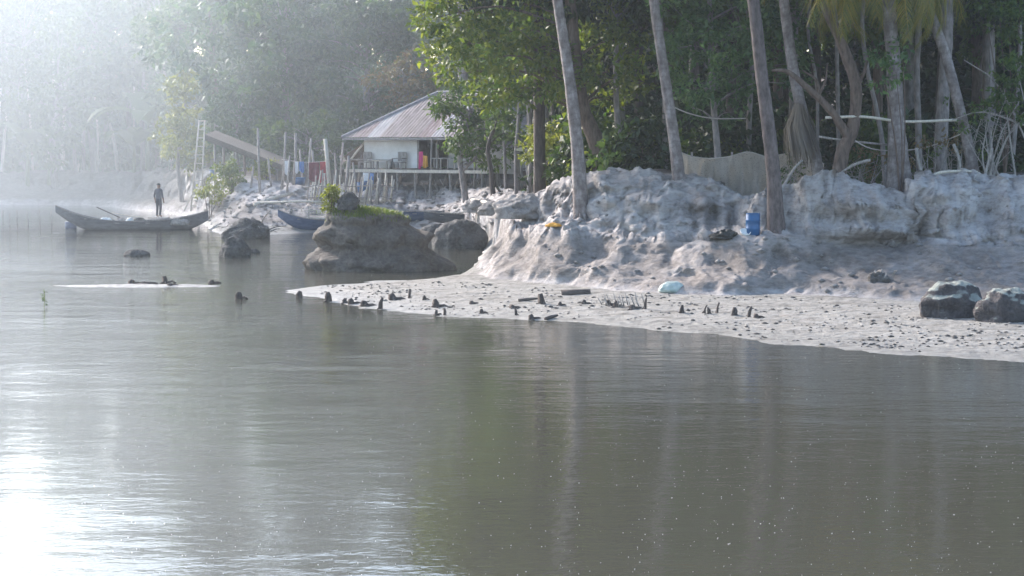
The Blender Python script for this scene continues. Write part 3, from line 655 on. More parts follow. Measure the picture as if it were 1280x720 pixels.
far = [(-60, 60, -40, 190, 'leaf_mid'), (30, 160, -60, 150, 'leaf_blue'), (70, 150, 30, 200, 'leaf_mid'), (120, 155, -40, 110, 'leaf_blue'), (165, 162, 0, 150, 'leaf_dry'), (200, 158, -60, 90, 'leaf_mid'), (10, 165, 10, 170, 'leaf_blue'), (240, 165, -50, 130, 'leaf_blue'), (110, 170, 40, 190, 'leaf_mid'), (-110, 158, -60, 190, 'leaf_blue'), (330, 165, -50, 100, 'leaf_blue'), (420, 165, -60, 100, 'leaf_mid')]
for i, (px, d, y0, y1, lm) in enumerate(far):
    if i == 0: d = 156
    w_ = rnd.uniform(45, 62)
    hazy('tall misty tree in the pale wood on the far left bank', (px,), d, blobs(rnd, px - w_, px + w_, y0, y1, 18, 30, 18), lm, 0.40, 120 + i, group='misty trees on the far left bank', toppx=(px, (y0 + y1) / 2), dens=.6)
for i in range(24):       # bare pale trunks of the far grove
    px = rnd.uniform(-40, 235); d = rnd.uniform(153, 160); g = onground(px, d); h = rnd.uniform(4, 9); r = rnd.uniform(.09, .2)
    top = g + Vector((rnd.uniform(-.8, .8), 0, h))
    tree('slim_tree', 'slender pale trunk in the misty far left grove', 'tree', [g - Vector((0, 0, .2)), g.lerp(top, .5) + Vector((rnd.uniform(-.2, .2), 0, 0)), top], [r, r * .85, r * .6], rand_clusters(rnd, top, 1.1, 1.1, .8, 4, .8, 1.1), 'wood_pale' if i % 3 else 'bark_grey', 'leaf_mid', 0.36, .5, 150 + i, group='slender trunks of the far left grove', seg=7, limbs=False)
# banana plants
def banana_leaf_mesh(seed, l=2.4, w=.8):
    rn = random.Random(seed); V = []; Fq = []; n = 12
    p = Vector((0, 0, 0)); a = 1.15
    for i in range(n + 1):
        t = i / n; wd = w * (math.sin(math.pi * min(1, t * .97 + .06)) ** .6) * (0.15 if t < .12 else 1) * .5
        V += [p + Vector((0, wd, .06 * wd / w)), p + Vector((0, 0, -.03)), p + Vector((0, -wd, .06 * wd / w))]
        a -= .16 * (0.5 + t); p = p + Vector((math.cos(a), 0, math.sin(a))) * l / n
        if i: 
            k = (i - 1) * 3; Fq += [(k, k + 1, k + 4, k + 3), (k + 1, k + 2, k + 5, k + 4)]
    me = mesh_np('leaf', V, Fq, True); me.materials.append(M['banana_leaf']); return me
BL = [banana_leaf_mesh(1), banana_leaf_mesh(2, 2.7, .95)]
for i, (px, py, d, s, lab) in enumerate([(35, 172, 150.5, 1.5, 'pale banana plant at the left edge of the far grove'), (185, 142, 147, 1.9, 'tall banana plant with broad pale leaves left of the yellow green bush'), (62, 178, 151, 1.2, 'small banana plant in the misty left grove'), (168, 172, 147, 1.3, 'low banana plant beneath the tall one')]):
    g = onground(px, d); top = P(px, py + 14, d); t = empty('banana_plant', g, lab, 'banana plant')
    MB().tube(spline([g - Vector((0, 0, .2)), g.lerp(top, .6), top], 6), lerpl([.16, .12, .08], 7), 8).build('stem', 'banana_leaf', t, True, Matrix.Translation(-g))
    for k in range(8):
        o = bpy.data.objects.new('leaf', BL[k % 2]); col.objects.link(o); o.parent = t; o.location = top - g; o.rotation_euler = (0, rnd.uniform(-.2, .35), k * .785 + rnd.uniform(-.3, .3)); o.scale = (s,) * 3

# ------------------------------------------------------------------ the shaded wood behind the near bank: a few kinds, copied
def forest_proto(seed, h, crown0, leafm, bark):
    rn = random.Random(seed); tr = [Vector((0, 0, -.3)), Vector((rn.uniform(-.3, .3), 0, h * .35)), Vector((rn.uniform(-.5, .5), 0, h * .75))]
    cl = rand_clusters(rn, (0, 0, (crown0 + h) / 2), 2.6, 2.6, (h - crown0) / 2, 20, 1.0, 1.6)
    return tree('forest_tree', 'tall shaded tree deep in the dark wood behind the bank', 'tree', tr, [.24, .19, .10], cl, bark, leafm, 0.30, .62, seed, 'trees deep in the shaded wood', seg=8)
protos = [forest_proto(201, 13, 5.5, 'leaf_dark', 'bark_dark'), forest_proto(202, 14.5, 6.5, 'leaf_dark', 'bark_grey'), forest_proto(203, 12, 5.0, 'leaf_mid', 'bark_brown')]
spots = []
for row, (d, step) in enumerate([(73, 78), (80, 82), (88, 80), (97, 76)]):
    px = 690 + row * 21
    while px < 1500:
        spots.append((px + rnd.uniform(-18, 18), d + rnd.uniform(-2, 2))); px += step
for i, (px, d) in enumerate(spots):
    o = protos[i] if i < 3 else copy_tree(protos[i % 3]); g = onground(px, d); o.location = g; o.rotation_euler.z = rnd.uniform(0, 6.28); s = rnd.uniform(.85, 1.15); o.scale = (s, s, s * rnd.uniform(.95, 1.1))
# hillside forest behind: trees too far inside to show trunks
for i in range(46):
    px = -700 + i * 50 + rnd.uniform(-20, 20); d = rnd.uniform(168, 182) if px < 560 else rnd.uniform(108, 132)
    o = copy_tree(protos[(i * 2) % 3]); o['label'] = 'hazy crown on the wooded slope closing off the view'; o['group'] = 'trees of the closing wooded slope'
    g = onground(px, d); o.location = g; o.rotation_euler.z = rnd.uniform(0, 6.28); s = rnd.uniform(1.15, 1.5) if px > 560 else rnd.uniform(1.4, 1.8); o.scale = (s, s, s * (1.0 if px < 60 else 1.15 if px < 240 or px > 560 else 1.5))

# shrubs and undergrowth
def shrub(label, pos, r, leafm, size, seed, dens=.8, group=None, h=None, name='shrub', stems=5):
    rn = random.Random(seed); pos = Vector(pos); t = empty(name, pos, label, 'shrub', group); h = h or r * 1.2
    cl = rand_clusters(rn, (0, 0, h * .55), r * .6, r * .6, h * .4, 7, r * .35, r * .5)
    mb = MB()
    for k in range(stems):
        c = Vector(cl[k % len(cl)][0]); mb.tube(spline([(rn.uniform(-.1, .1), rn.uniform(-.1, .1), -.1), c * .5 + Vector((0, 0, .1)), c], 4), lerpl([.03, .02, .008], 5), 5, False)
    mb.build('stem', 'bark_brown', t)
    v, f = leaves(cl, size, seed, dens); link('foliage', mesh_np('foliage', v, f), t, leafm); return t
shp = [shrub('dim undergrowth shrub in the shade behind the bank crest', (0, 0, 0), 1.1, lm, .2, 300 + i, .8, 'undergrowth shrubs in the shaded wood', 1.5) for i, lm in enumerate(['leaf_dark', 'leaf_mid', 'leaf_dark'])]
for i in range(58):
    px = 700 + i * 12.5 + rnd.uniform(-8, 8); d = rnd.uniform(68.5, 82) if i % 3 else rnd.uniform(70, 76)
    o = shp[i] if i < 3 else copy_tree(shp[i % 3]); o.location = onground(px, d) - Vector((0, 0, .05)); o.rotation_euler.z = rnd.uniform(0, 6.28); s = rnd.uniform(.7, 1.7); o.scale = (s, s, s * 1.1)
for i, (px, py, d, r, lm, lab) in enumerate([
    (690, 190, 74, 1.2, 'leaf_yellow', 'bright yellow green shrub left of the big leaning palm foot'), (672, 170, 78, .9, 'leaf_yellow', 'yellow green sprig among the slim grey trunks'),
    (795, 195, 69, 1.0, 'leaf_yellow', 'yellow green shrub on the bank crest left of the net'), (735, 195, 70, .8, 'leaf_bright', 'small green shrub behind the curved brown trunk'),
    (820, 200, 69, .9, 'leaf_bright', 'green shrub beside the net at its left end'), (915, 185, 70, .9, 'leaf_bright', 'green shrub showing over the middle of the net'),
    (290, 215, 114, 1.3, 'leaf_bright', 'light green bush by the ladder on the hazy slope'), (262, 228, 112, 1.0, 'leaf_yellow', 'yellowish low bush at the foot of the ladder'),
    (335, 212, 116, 1.0, 'leaf_yellow', 'pale yellow bush behind the washing line')]):
    x = (px - PX0) / F * d; g = gz(x, d); top = P(px, py, d).z
    shrub(lab, (x, d, g), r, lm, .2, 330 + i, .6, None, max(r * 1.1, (top - g) * 1.5))
# leafy vine bush on bare sticks at the right edge
b = onground(1262, 62.6)
t = empty('vine_bush', b, 'green leafy vine on bare sticks at the right edge of the bank', 'shrub'); inv = Matrix.Translation(-b); d = b.y
mb = MB()
for q in [[(1270, 225), (1262, 170), (1255, 110)], [(1285, 225), (1284, 150), (1270, 80)], [(1235, 232), (1228, 190), (1240, 140)], [(1300, 215), (1250, 110), (1205, 75)], [(1290, 160), (1230, 140), (1190, 150)], [(1250, 225), (1240, 200), (1225, 175)]]:
    mb.tube(spline([P(x, y, d) for x, y in q], 6), lerpl([.035, .025, .012], 7), 5, False)
mb.build('stick', 'wood_grey', t, True, inv)
cl = pxcl([(1262, 90, 18), (1275, 115, 20), (1250, 130, 14), (1240, 118, 10), (1268, 75, 12), (1222, 138, 7), (1285, 80, 20), (1280, 145, 14)], d, rnd, .4)
v, f = leaves([(c - b, r) for c, r in cl], .17, 77, .8); link('foliage', mesh_np('foliage', v, f), t, 'leaf_mid')

# the thicket closing the wood behind the trunks: one mass of leaves
def thicket(name, label, segs, leafm, size, seed, dens):
    rn = random.Random(seed); cl = []
    for px0, px1, d0, d1, h, n in segs:
        for i in range(n):
            px = rn.uniform(px0, px1); d = rn.uniform(d0, d1); g = onground(px, d); r = rn.uniform(1.3, 2.4)
            cl.append((Vector((g.x, g.y, g.z + rn.uniform(.3, h))), (r, r, r * .85)))
    v, f = leaves(cl, size, seed, dens); return tag(link(name, mesh_np(name, v, f), None, leafm), label, kind='stuff')
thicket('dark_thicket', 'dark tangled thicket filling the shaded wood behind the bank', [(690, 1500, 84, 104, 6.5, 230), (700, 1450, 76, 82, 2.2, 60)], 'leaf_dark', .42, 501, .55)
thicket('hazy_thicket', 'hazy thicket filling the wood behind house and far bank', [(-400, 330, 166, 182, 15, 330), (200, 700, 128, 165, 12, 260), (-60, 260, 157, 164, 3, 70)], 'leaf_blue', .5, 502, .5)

# bare twiggy bushes and leaf sprays that break up the dark at right
for i, (px, d, hgt, spread, lab) in enumerate([(1235, 62.6, 2.6, 1.0, 'bare grey twiggy bush left of the vine at the right edge'), (1165, 63.5, 2.2, .9, 'bare twiggy bush between the pale brown trunk and thick palm'), (1200, 64, 3.4, 1.2, 'tall bare twiggy bush behind the leaning palm'), (1075, 64, 1.8, .7, 'low bare twigs right of the crooked tree'), (985, 64.2, 1.7, .6, 'dry twigs between the net and the stout palm')]):
    b = onground(px, d); t = empty('bare_bush', b, lab, 'shrub'); mb = MB(); rn = random.Random(640 + i)
    for k in range(13):
        e = Vector((rn.gauss(0, spread * .6), rn.gauss(0, .4), hgt * rn.uniform(.5, 1))); m1 = e * .5 + Vector((rn.uniform(-.15, .15), 0, .15)); mb.tube(spline([(rn.uniform(-.15, .15), 0, -.1), m1, e], 4), lerpl([.022, .016, .006], 5), 4, False)
        for q in range(4):
            s0 = m1.lerp(e, rn.random()); mb.tube([s0, s0 + Vector((rn.gauss(0, .35), rn.gauss(0, .2), rn.gauss(.1, .25)))], [.010, .004], 3, False)
    mb.build('stem', 'wood_grey', t)
    v, f = leaves([(Vector((rn.gauss(0, spread * .5), 0, hgt * rn.uniform(.5, 1))), .25) for q in range(5)], .13, 640 + i, .35); link('foliage', mesh_np('foliage', v, f), t, 'leaf_dry' if i % 2 else 'leaf_mid')
for i, (blob, d, lab, lm) in enumerate([([(1100, 70, 20), (1120, 90, 18), (1105, 105, 14), (1128, 60, 16)], 61.6, 'greyish green leafy creeper on the thick palm trunk', 'leaf_lit'), ([(1250, 25, 26), (1275, 10, 28), (1230, 5, 24), (1262, 45, 16)], 66, 'dark leafy spray in the top right corner', 'leaf_mid')]):
    b = onground(1126 if i == 0 else 1255, d + .4); cl = pxcl(blob, d, rnd, .5); t = empty('creeper', b, lab, 'plant')
    mb = MB()
    for c_, r_ in cl: mb.tube(spline([b - Vector((0, 0, .1)), b.lerp(c_, .5) + Vector((.1, 0, 0)), c_], 6), lerpl([.03, .02, .01], 7), 5, False)
    mb.build('vine', 'bark_brown', t, True, Matrix.Translation(-b)); v, f = leaves([(c_ - b, r_) for c_, r_ in cl], .18, 660 + i, .5); link('foliage', mesh_np('foliage', v, f), t, lm)

# ------------------------------------------------------------------ rocks and mounds
def boulder(name, label, cat, pos, rx, ry, rz, m, seed, rough=.22, cut=-.35, group=None, nu=56, nv=34, freq=1.6, rz_=0.0):
    th = np.linspace(0, 2 * np.pi, nu, endpoint=False); ph = np.linspace(-1.2, np.pi / 2, nv)
    T, H = np.meshgrid(th, ph); x = np.cos(H) * np.cos(T); y = np.cos(H) * np.sin(T); z = np.sin(H)
    n = 1 + rough * ridged(x * freq + seed, y * freq, z * freq, 5, seed) + rough * .9 * fbm(x * 3 + seed, y * 3, z * 3, 5, seed + 5)
    x, y, z = x * n * rx, y * n * ry, np.maximum(z * n, cut) * rz
    v = np.stack([x, y, z], -1).reshape(-1, 3); idx = np.arange(nu * nv).reshape(nv, nu); b = np.roll(idx, -1, 1)
    f = np.stack([idx[:-1], b[:-1], b[1:], idx[1:]], -1).reshape(-1, 4)
    o = link(name, mesh_np(name, v, f, True), None, m); o.location = pos; o.rotation_euler.z = rz_
    return tag(o, label, cat, group)
def water_pt(px, py): return G(px, py, 0)
# the big mound left of the bank: left and right outline by height, rings closed over the top
c = water_pt(474, 336); s_ = S(c.y)
hs = np.array([-.15, 0, .12, .3, .5, .7, .85, .95, 1.0]); xl = np.array([-92, -90, -86, -76, -73, -73, -70, -62, -45]); xr = np.array([98, 92, 82, 70, 60, 47, 36, 22, 5])
nv, nu = 60, 110; hh = np.linspace(-.15, 1.0, nv); L_ = np.interp(hh, hs, xl) / s_; R_ = np.interp(hh, hs, xr) / s_; HT = 2.0
V = []
for i in range(nv):
    cx, rx_ = (L_[i] + R_[i]) / 2, (R_[i] - L_[i]) / 2; ry_ = rx_ * .62
    a = np.linspace(0, 2 * np.pi, nu, endpoint=False); V.append(np.stack([cx + rx_ * np.cos(a), ry_ * np.sin(a), np.full(nu, hh[i] * HT)], 1))
for k in range(1, 9):
    q = 1 - k / 8; cc = V[nv - 1].mean(0); r = (V[nv - 1] - cc) * q + cc; r[:, 2] = HT + .12 * math.sin(k / 8 * 1.5); V.append(r)
V = np.concatenate(V); nr_ = nv + 8; nrm = V * np.array([1, 1, .3]); nrm[:, 2] = 0; nrm /= np.linalg.norm(nrm, axis=1)[:, None] + .3
dsp = .34 * ridged(V[:, 0] * 1.1, V[:, 1] * 1.1, V[:, 2] * 1.3, 5, 7) + .30 * fbm(V[:, 0] * 3, V[:, 1] * 3, V[:, 2] * 3.5, 5, 9) + .12 * np.sin(V[:, 2] * 7 + 2 * fbm(V[:, 0], V[:, 1], V[:, 2], 3, 4))
V = V + nrm * dsp[:, None]; V[:, 2] += .12 * fbm(V[:, 0] * 1.7, V[:, 1] * 1.7, 3, 4, 13) * np.clip(V[:, 2], 0, 1)
idx = np.arange(nr_ * nu).reshape(nr_, nu); b_ = np.roll(idx, -1, 1); f = np.stack([idx[:-1], b_[:-1], b_[1:], idx[1:]], -1).reshape(-1, 4)
mound = link('mud_mound', mesh_np('mud_mound', V, f, True), None, 'rock_mound'); mound.location = c; tag(mound, 'large eroded brown mud mound with grassy top standing in the shallows', 'mound')
bpy.context.view_layer.update()
def mound_z(x, y):
    ok, loc, n, i = mound.ray_cast(Vector((x - c.x, y - c.y, 9)), Vector((0, 0, -1))); return loc.z if ok else HT
def grass_patch(name, label, cat, pts, h, m, seed, kind=None):
    rg = np.random.default_rng(seed); p = np.array([tuple(q) for q in pts]); n = len(p); a = rg.random(n) * 6.28
    l = h * (.5 + .8 * rg.random(n)); d = np.stack([np.cos(a) * .35, np.sin(a) * .35, np.ones(n)], 1) * l[:, None]; s = np.stack([-np.sin(a), np.cos(a), np.zeros(n)], 1) * .012
    v = np.stack([p - s, p + s, p + d * .6 + s * .7, p + d * .6 - s * .7 + 0 * s], 1); tip = p + d + np.stack([np.cos(a), np.sin(a), -np.ones(n) * .3], 1) * (l * .25)[:, None]
    v = np.concatenate([v, tip[:, None]], 1).reshape(-1, 3); k = np.arange(n)[:, None] * 5
    f = np.concatenate([k + np.array([[0, 1, 2]]), k + np.array([[0, 2, 3]]), k + np.array([[3, 2, 4]])])
    o = link(name, mesh_np(name, v, f), None, m); return tag(o, label, cat, kind=kind)
gp = []
for i in range(2600):
    x = rnd.gauss(-.35, .75); y = rnd.gauss(-.15, .5); z = mound_z(c.x + x, c.y + y)
    if z > HT * .82: gp.append((c.x + x, c.y + y, z - .02))
grass_patch('grass', 'short green grass on top of the mud mound', 'grass', gp, .16, 'leaf_bright', 3, 'stuff')
x, y = c.x - 58 / s_ , c.y - .2
shrub('yellow green bush growing on the left of the mud mound', (x, y, mound_z(x, y) - .05), .55, 'leaf_yellow', .13, 401, .9, None, .95)
x = c.x - 38 / s_; boulder('earth_lump', 'dark mossy earth lump on top of the mud mound', 'rock', (x, c.y - .1, mound_z(x, c.y - .1) + .1), .36, .36, .42, 'rock_dark', 12)
# boulders
p = water_pt(294, 321); boulder('boulder', 'grey cone shaped boulder standing in the water left of the mound', 'rock', p, .52, .5, .72, 'rock_dark', 21)
p = water_pt(317, 317); boulder('boulder', 'small low rock just right of the cone shaped boulder', 'rock', p, .22, .2, .2, 'rock_dark', 22)
p = water_pt(171, 320); boulder('boulder', 'low flat rock barely above the water below the long boat', 'rock', p, .5, .35, .26, 'rock_dark', 23, .12)
p = hit(575, 314); boulder('boulder', 'big dark rounded boulder between the mound and the bank', 'rock', p + Vector((0, .5, .2)), 1.05, .8, .98, 'rock_dark', 24)
p = hit(545, 300); boulder('boulder', 'dark rock touching the back of the mud mound', 'rock', p + Vector((0, .2, .1)), .75, .6, .6, 'rock_dark', 25)
p = hit(1192, 396); boulder('mossy_boulder', 'dark boulder with pale lichen cap on the beach, left of two', 'rock', p + Vector((0, .3, .18)), .74, .55, .62, 'rock_moss', 26, .2)
p = hit(1260, 402); boulder('mossy_boulder', 'dark bluish boulder on the beach at the right edge', 'rock', p + Vector((0, .3, .15)), .62, .5, .58, 'rock_moss', 27, .2)
for i, (px, py, r, lab) in enumerate([(655, 272, .9, 'pale clay boulder on the slope left of the leaning palm'), (625, 270, .7, 'grey rock at the corner where the bank turns inland'), (640, 262, .6, 'small grey rock behind the corner of the bank'), (600, 266, .7, 'low grey rock below the small dark stemmed tree')]):
    p = hit(px, py); boulder('clay_rock', lab, 'rock', p + Vector((0, .2, .15)), r, r * .8, r * .55, 'clay_clod', 30 + i, .35)
def mesh_pile(label, p, n, w, h, mats, seed, name, cat):   # tangled heap of sticks and net
    rn = random.Random(seed); t = empty(name, p, label, cat)
    o = boulder('heap', None, None, (0, 0, 0), w * .5, w * .4, h * .8, mats[0], seed, .3); o.parent = t
    for k in range(n):
        a = Vector((rn.gauss(0, w * .3), rn.gauss(0, w * .25), rn.uniform(.05, h * .8))); b = a + Vector((rn.gauss(0, w * .35), rn.gauss(0, w * .3), rn.gauss(0, h * .25)))
        b.z = max(b.z, 0); MB().tube([a, a.lerp(b, .5) + Vector((0, 0, .06)), b], [.03, .028, .015], 5).build('stick', mats[1], t)
    return t
mesh_pile('heap of brushwood and old net at the water edge right of the long boat', hit(308, 299), 26, 1.9, 1.0, ('rock_dark', 'wood_grey'), 61, 'brushwood_heap', 'heap')

# ------------------------------------------------------------------ boats
def boat(label, pos, rz, Ln, beam, bow, stern, free, m, thw=4, seed=0):
    t = empty('wooden_boat', pos, label, 'boat', 'wooden boats along the shore', rz)
    ns = 30; npf = 6; V = []; secs = []
    for i in range(ns + 1):
        u = i / ns * 2 - 1                              # -1 bow .. +1 stern
        bw = beam / 2 * max(.03, (1 - abs(u) ** 2.6) ** .75)
        sh = free + (bow - free) * max(0, -u) ** 2.4 + (stern - free) * max(0, u) ** 2.6
        ke = -.14 + (bow - .20) * max(0, (-u - .45) / .55) ** 1.7 + (stern - .35) * max(0, (u - .62) / .38) ** 1.6
        x = u * Ln / 2
        sec = []
        for k in range(-npf, npf + 1):
            q = k / npf; yy = bw * math.copysign(abs(q) ** .75, q); zz = ke + (sh - ke) * abs(q) ** 2.2; sec.append(Vector((x, yy, zz)))
        secs.append((sec, bw, sh, ke, x))
    K = 2 * npf + 1; Fq = []
    for s in secs: V += s[0]
    for s in secs:
        cx = Vector((s[4], 0, 0))
        for v in s[0]: V.append(Vector((v.x * .985, v.y * .90, v.z + (.035 if v.z < s[2] - .01 else 0))))
    o2 = (ns + 1) * K
    for i in range(ns):
        for k in range(K - 1):
            a = i * K + k; Fq.append((a, a + K, a + K + 1, a + 1)); Fq.append((o2 + a, o2 + a + 1, o2 + a + K + 1, o2 + a + K))
        for k in (0, K - 1):
            a = i * K + k; Fq.append((a, o2 + a, o2 + a + K, a + K))
    for i in (0, ns):
        for k in range(K - 1):
            a = i * K + k; Fq.append((a, a + 1, o2 + a + 1, o2 + a))
    me = bpy.data.meshes.new('hull'); me.from_pydata([tuple(v) for v in V], [], Fq); me.update(); link('hull', me, t, m)
    for sgn in (-1, 1):
        MB().tube([Vector((s[4], sgn * s[1] * 1.02, s[2] + .01)) for s in secs], .022, 5).build('gunwale', 'wood_grey', t)
    for k in range(thw):
        i = int(ns * (.22 + .58 * k / max(1, thw - 1))); s = secs[i]
        MB().box((s[4], 0, s[2] - .10), (.22, s[1] * 1.9, .03)).build('thwart', 'wood_grey', t)
    return t
bp0, bp1 = water_pt(108, 287), water_pt(250, 286); bc = (bp0 + bp1) / 2; bc.z = 0
boat('long dark wooden boat with high upswept bow and a person standing aboard', bc + Vector((-.55, 0, 0)), math.atan2(bp1.y - bp0.y, bp1.x - bp0.x), 7.6, 1.25, 1.22, .92, .42, 'boat_paint', 4)
p = hit(390, 287); boat('small blue boat beached left of the mound, bow pointing left', p + Vector((.9, .3, .05)), .18, 5.2, 1.0, .95, .5, .42, 'boat_blue', 3)
p = hit(520, 276); boat('dark blue boat lying behind the mud mound', p + Vector((0, 0, .12)), -.10, 5.0, 1.0, .75, .5, .35, 'boat_blue', 3)
p = hit(578, 279); boat('dark boat with low stern drawn up beside the big dark boulder', p + Vector((.2, .3, .12)), .22, 4.2, .95, .45, .75, .32, 'boat_paint', 3)
# cargo of the long boat
for i, (px, py, rx, m, lab, nm, ct) in enumerate([(132, 271, .34, 'plastic_white', 'white sack near the bow of the long boat', 'sack', 'sack'), (162, 271, .22, 'plastic_white', 'small white bundle amidships in the long boat', 'bundle', 'bundle'), (175, 270, .3, 'rock_dark', 'dark bundle in the middle of the long boat', 'bundle', 'bundle'), (222, 269, .5, 'net', 'heap of grey fishing net behind the standing person', 'net_heap', 'net'), (150, 271, .28, 'net', 'grey net bundle between the white sacks in the boat', 'bundle', 'net')]):
    q = P(px, py, bc.y); boulder(nm, lab, ct, Vector((q.x, bc.y + .05, .30)), rx, .26, .26, m if m != 'net' else 'wood_grey', 80 + i, .25)
for i, (a, b2, lab) in enumerate([((121, 259), (150, 272), 'dark oar propped in the bow of the long boat'), ((140, 266), (178, 272), 'pale plank lying along the long boat')]):
    A, B = P(*a, bc.y + .1), P(*b2, bc.y - .1); o = MB().bar(A, B, .09 if i == 0 else .14, .035).build('oar' if i == 0 else 'plank', 'wood_dark' if i == 0 else 'wood_pale'); centre_at(o, B); tag(o, lab, 'oar' if i == 0 else 'plank')
o = MB().lathe([(.24, -.2), (.3, .0), (.31, .28), (.29, .3)], 14).build('floating_crate', 'boat_blue', None, True); o.location = water_pt(88, 285) + Vector((0, .1, .02)); tag(o, 'small dark blue tub floating off the bow of the long boat', 'tub')

# ------------------------------------------------------------------ person standing in the long boat
def person(pos, rz, h=1.62):
    t = empty('person', pos, 'person in dark shirt and trousers standing in the long boat', 'person', None, rz)
    k = h / 1.7
    J = [((0, 0, .92), .135, None), ((0, .0, 1.08), .13, 0), ((0, .01, 1.28), .155, 1), ((0, .0, 1.42), .10, 2), ((0, -.01, 1.50), .055, 3), ((0, -.02, 1.60), .092, 4), ((0, -.01, 1.69), .075, 5),
         ((-.09, 0, .86), .10, 0), ((-.10, -.02, .48), .062, 7), ((-.10, .03, .09), .045, 8), ((-.11, -.12, .04), .035, 9),
         ((.09, 0, .86), .10, 0), ((.11, -.02, .48), .062, 11), ((.11, .03, .09), .045, 12), ((.13, -.12, .04), .035, 13),
         ((-.19, 0, 1.38), .06, 3), ((-.26, .02, 1.10), .043, 15), ((-.25, -.08, .86), .030, 16), ((-.25, -.10, .79), .028, 17),
         ((.19, 0, 1.38), .06, 3), ((.27, .02, 1.10), .043, 19), ((.28, -.06, .86), .030, 20), ((.28, -.08, .79), .028, 21)]
    for hnd, sx in ((18, -1), (22, 1)):
        hx, hy, hz_ = J[hnd][0]
        for q, (dy, l) in enumerate([(-.03, .07), (-.01, .085), (.01, .08), (.03, .06)]): J.append(((hx + sx * .004, hy + dy, hz_ - l), .010, hnd))
        J.append(((hx - sx * .02, hy - .055, hz_ - .02), .011, hnd))
    me = bpy.data.meshes.new('skeleton'); me.from_pydata([tuple(q * k for q in j[0]) for j in J], [(i, j[2]) for i, j in enumerate(J) if j[2] is not None], []); 
    o = bpy.data.objects.new('body', me); col.objects.link(o); o.modifiers.new('skin', 'SKIN'); sv = me.skin_vertices[0].data
    for i, j in enumerate(J): sv[i].radius = (j[1] * k * (1.35 if i in (1, 2, 3) else 1.15), j[1] * k * (.75 if i in (0, 1, 2) else 1)); sv[i].use_root = (i == 0)
    ss = o.modifiers.new('sub', 'SUBSURF'); ss.levels = 2; ss.render_levels = 2
    dg = bpy.context.evaluated_depsgraph_get(); m2 = bpy.data.meshes.new_from_object(o.evaluated_get(dg)); bpy.data.objects.remove(o)
    m2.name = 'body'; m2.materials.clear()
    for q in ('skin', 'cloth_slate', 'cloth_navy'): m2.materials.append(M[q])
    for pl in m2.polygons:
        cz = pl.center; z = cz.z / k; ax = abs(cz.x) / k
        pl.material_index = 0 if (z > 1.475 or (ax > .2 and z < 1.0) or z < .10) else (2 if (z < .95) else 1); pl.use_smooth = True
    b = bpy.data.objects.new('body', m2); col.objects.link(b); b.parent = t
    hr = boulder('hair', None, None, (0, .005 * k, 1.655 * k), .095 * k, .105 * k, .085 * k, 'hair_black', 3, .05, -.15); hr.parent = t
    fc = MB()
    for sx in (-1, 1): fc.box((sx * .035 * k, -.108 * k, 1.615 * k), (.022 * k, .012 * k, .012 * k)); fc.box((sx * .092 * k, -.01 * k, 1.60 * k), (.014 * k, .03 * k, .05 * k))
    fc.box((0, -.118 * k, 1.585 * k), (.022 * k, .03 * k, .04 * k)); fc.box((0, -.106 * k, 1.55 * k), (.045 * k, .012 * k, .01 * k)); fc.build('face', 'skin', t)
    return t
q = P(198, 250, bc.y); person(Vector((q.x, bc.y + .1, P(198, 271.5, bc.y).z)), R(150), 1.68)
# the boards it stands on reach the hull floor
o = MB().box((0, 0, 0), (1.0, .6, .05)).build('floor_board', 'wood_grey'); o.location = (q.x, bc.y + .1, P(198, 271.5, bc.y).z - .03); tag(o, 'grey footboard under the standing person in the long boat', 'board')

# ------------------------------------------------------------------ ladder tower
b = hit(245, 262); t = empty('bamboo_ladder', b, 'tall narrow pale bamboo ladder leaning upright behind the long boat', 'ladder'); inv = Matrix.Translation(-b)
y0 = b.y
lr = [P(238.5, 262, y0), P(249, 150, y0 + .6)]; rr = [P(251, 261, y0 + .1), P(256, 150, y0 + .6)]
lr[0].z = rr[0].z = b.z - .1
for q in (lr, rr): MB().tube(q, [.05, .04], 8).build('rail', 'wood_pale', t, True, inv)
for k in range(11):
    u = .06 + .93 * k / 10; a, c2 = lr[0].lerp(lr[1], u), rr[0].lerp(rr[1], u); e = (c2 - a) * .15
    MB().tube([a - e, c2 + e], .032, 6).build('rung', 'wood_pale', t, True, inv)
MB().tube([P(230, 264, y0 - .3) , lr[0].lerp(lr[1], .2)], .04, 6).build('brace', 'wood_pale', t, True, inv)
MB().tube([P(262, 250, y0 + 1.5), rr[0].lerp(rr[1], .35)], .04, 6).build('brace', 'wood_pale', t, True, inv)

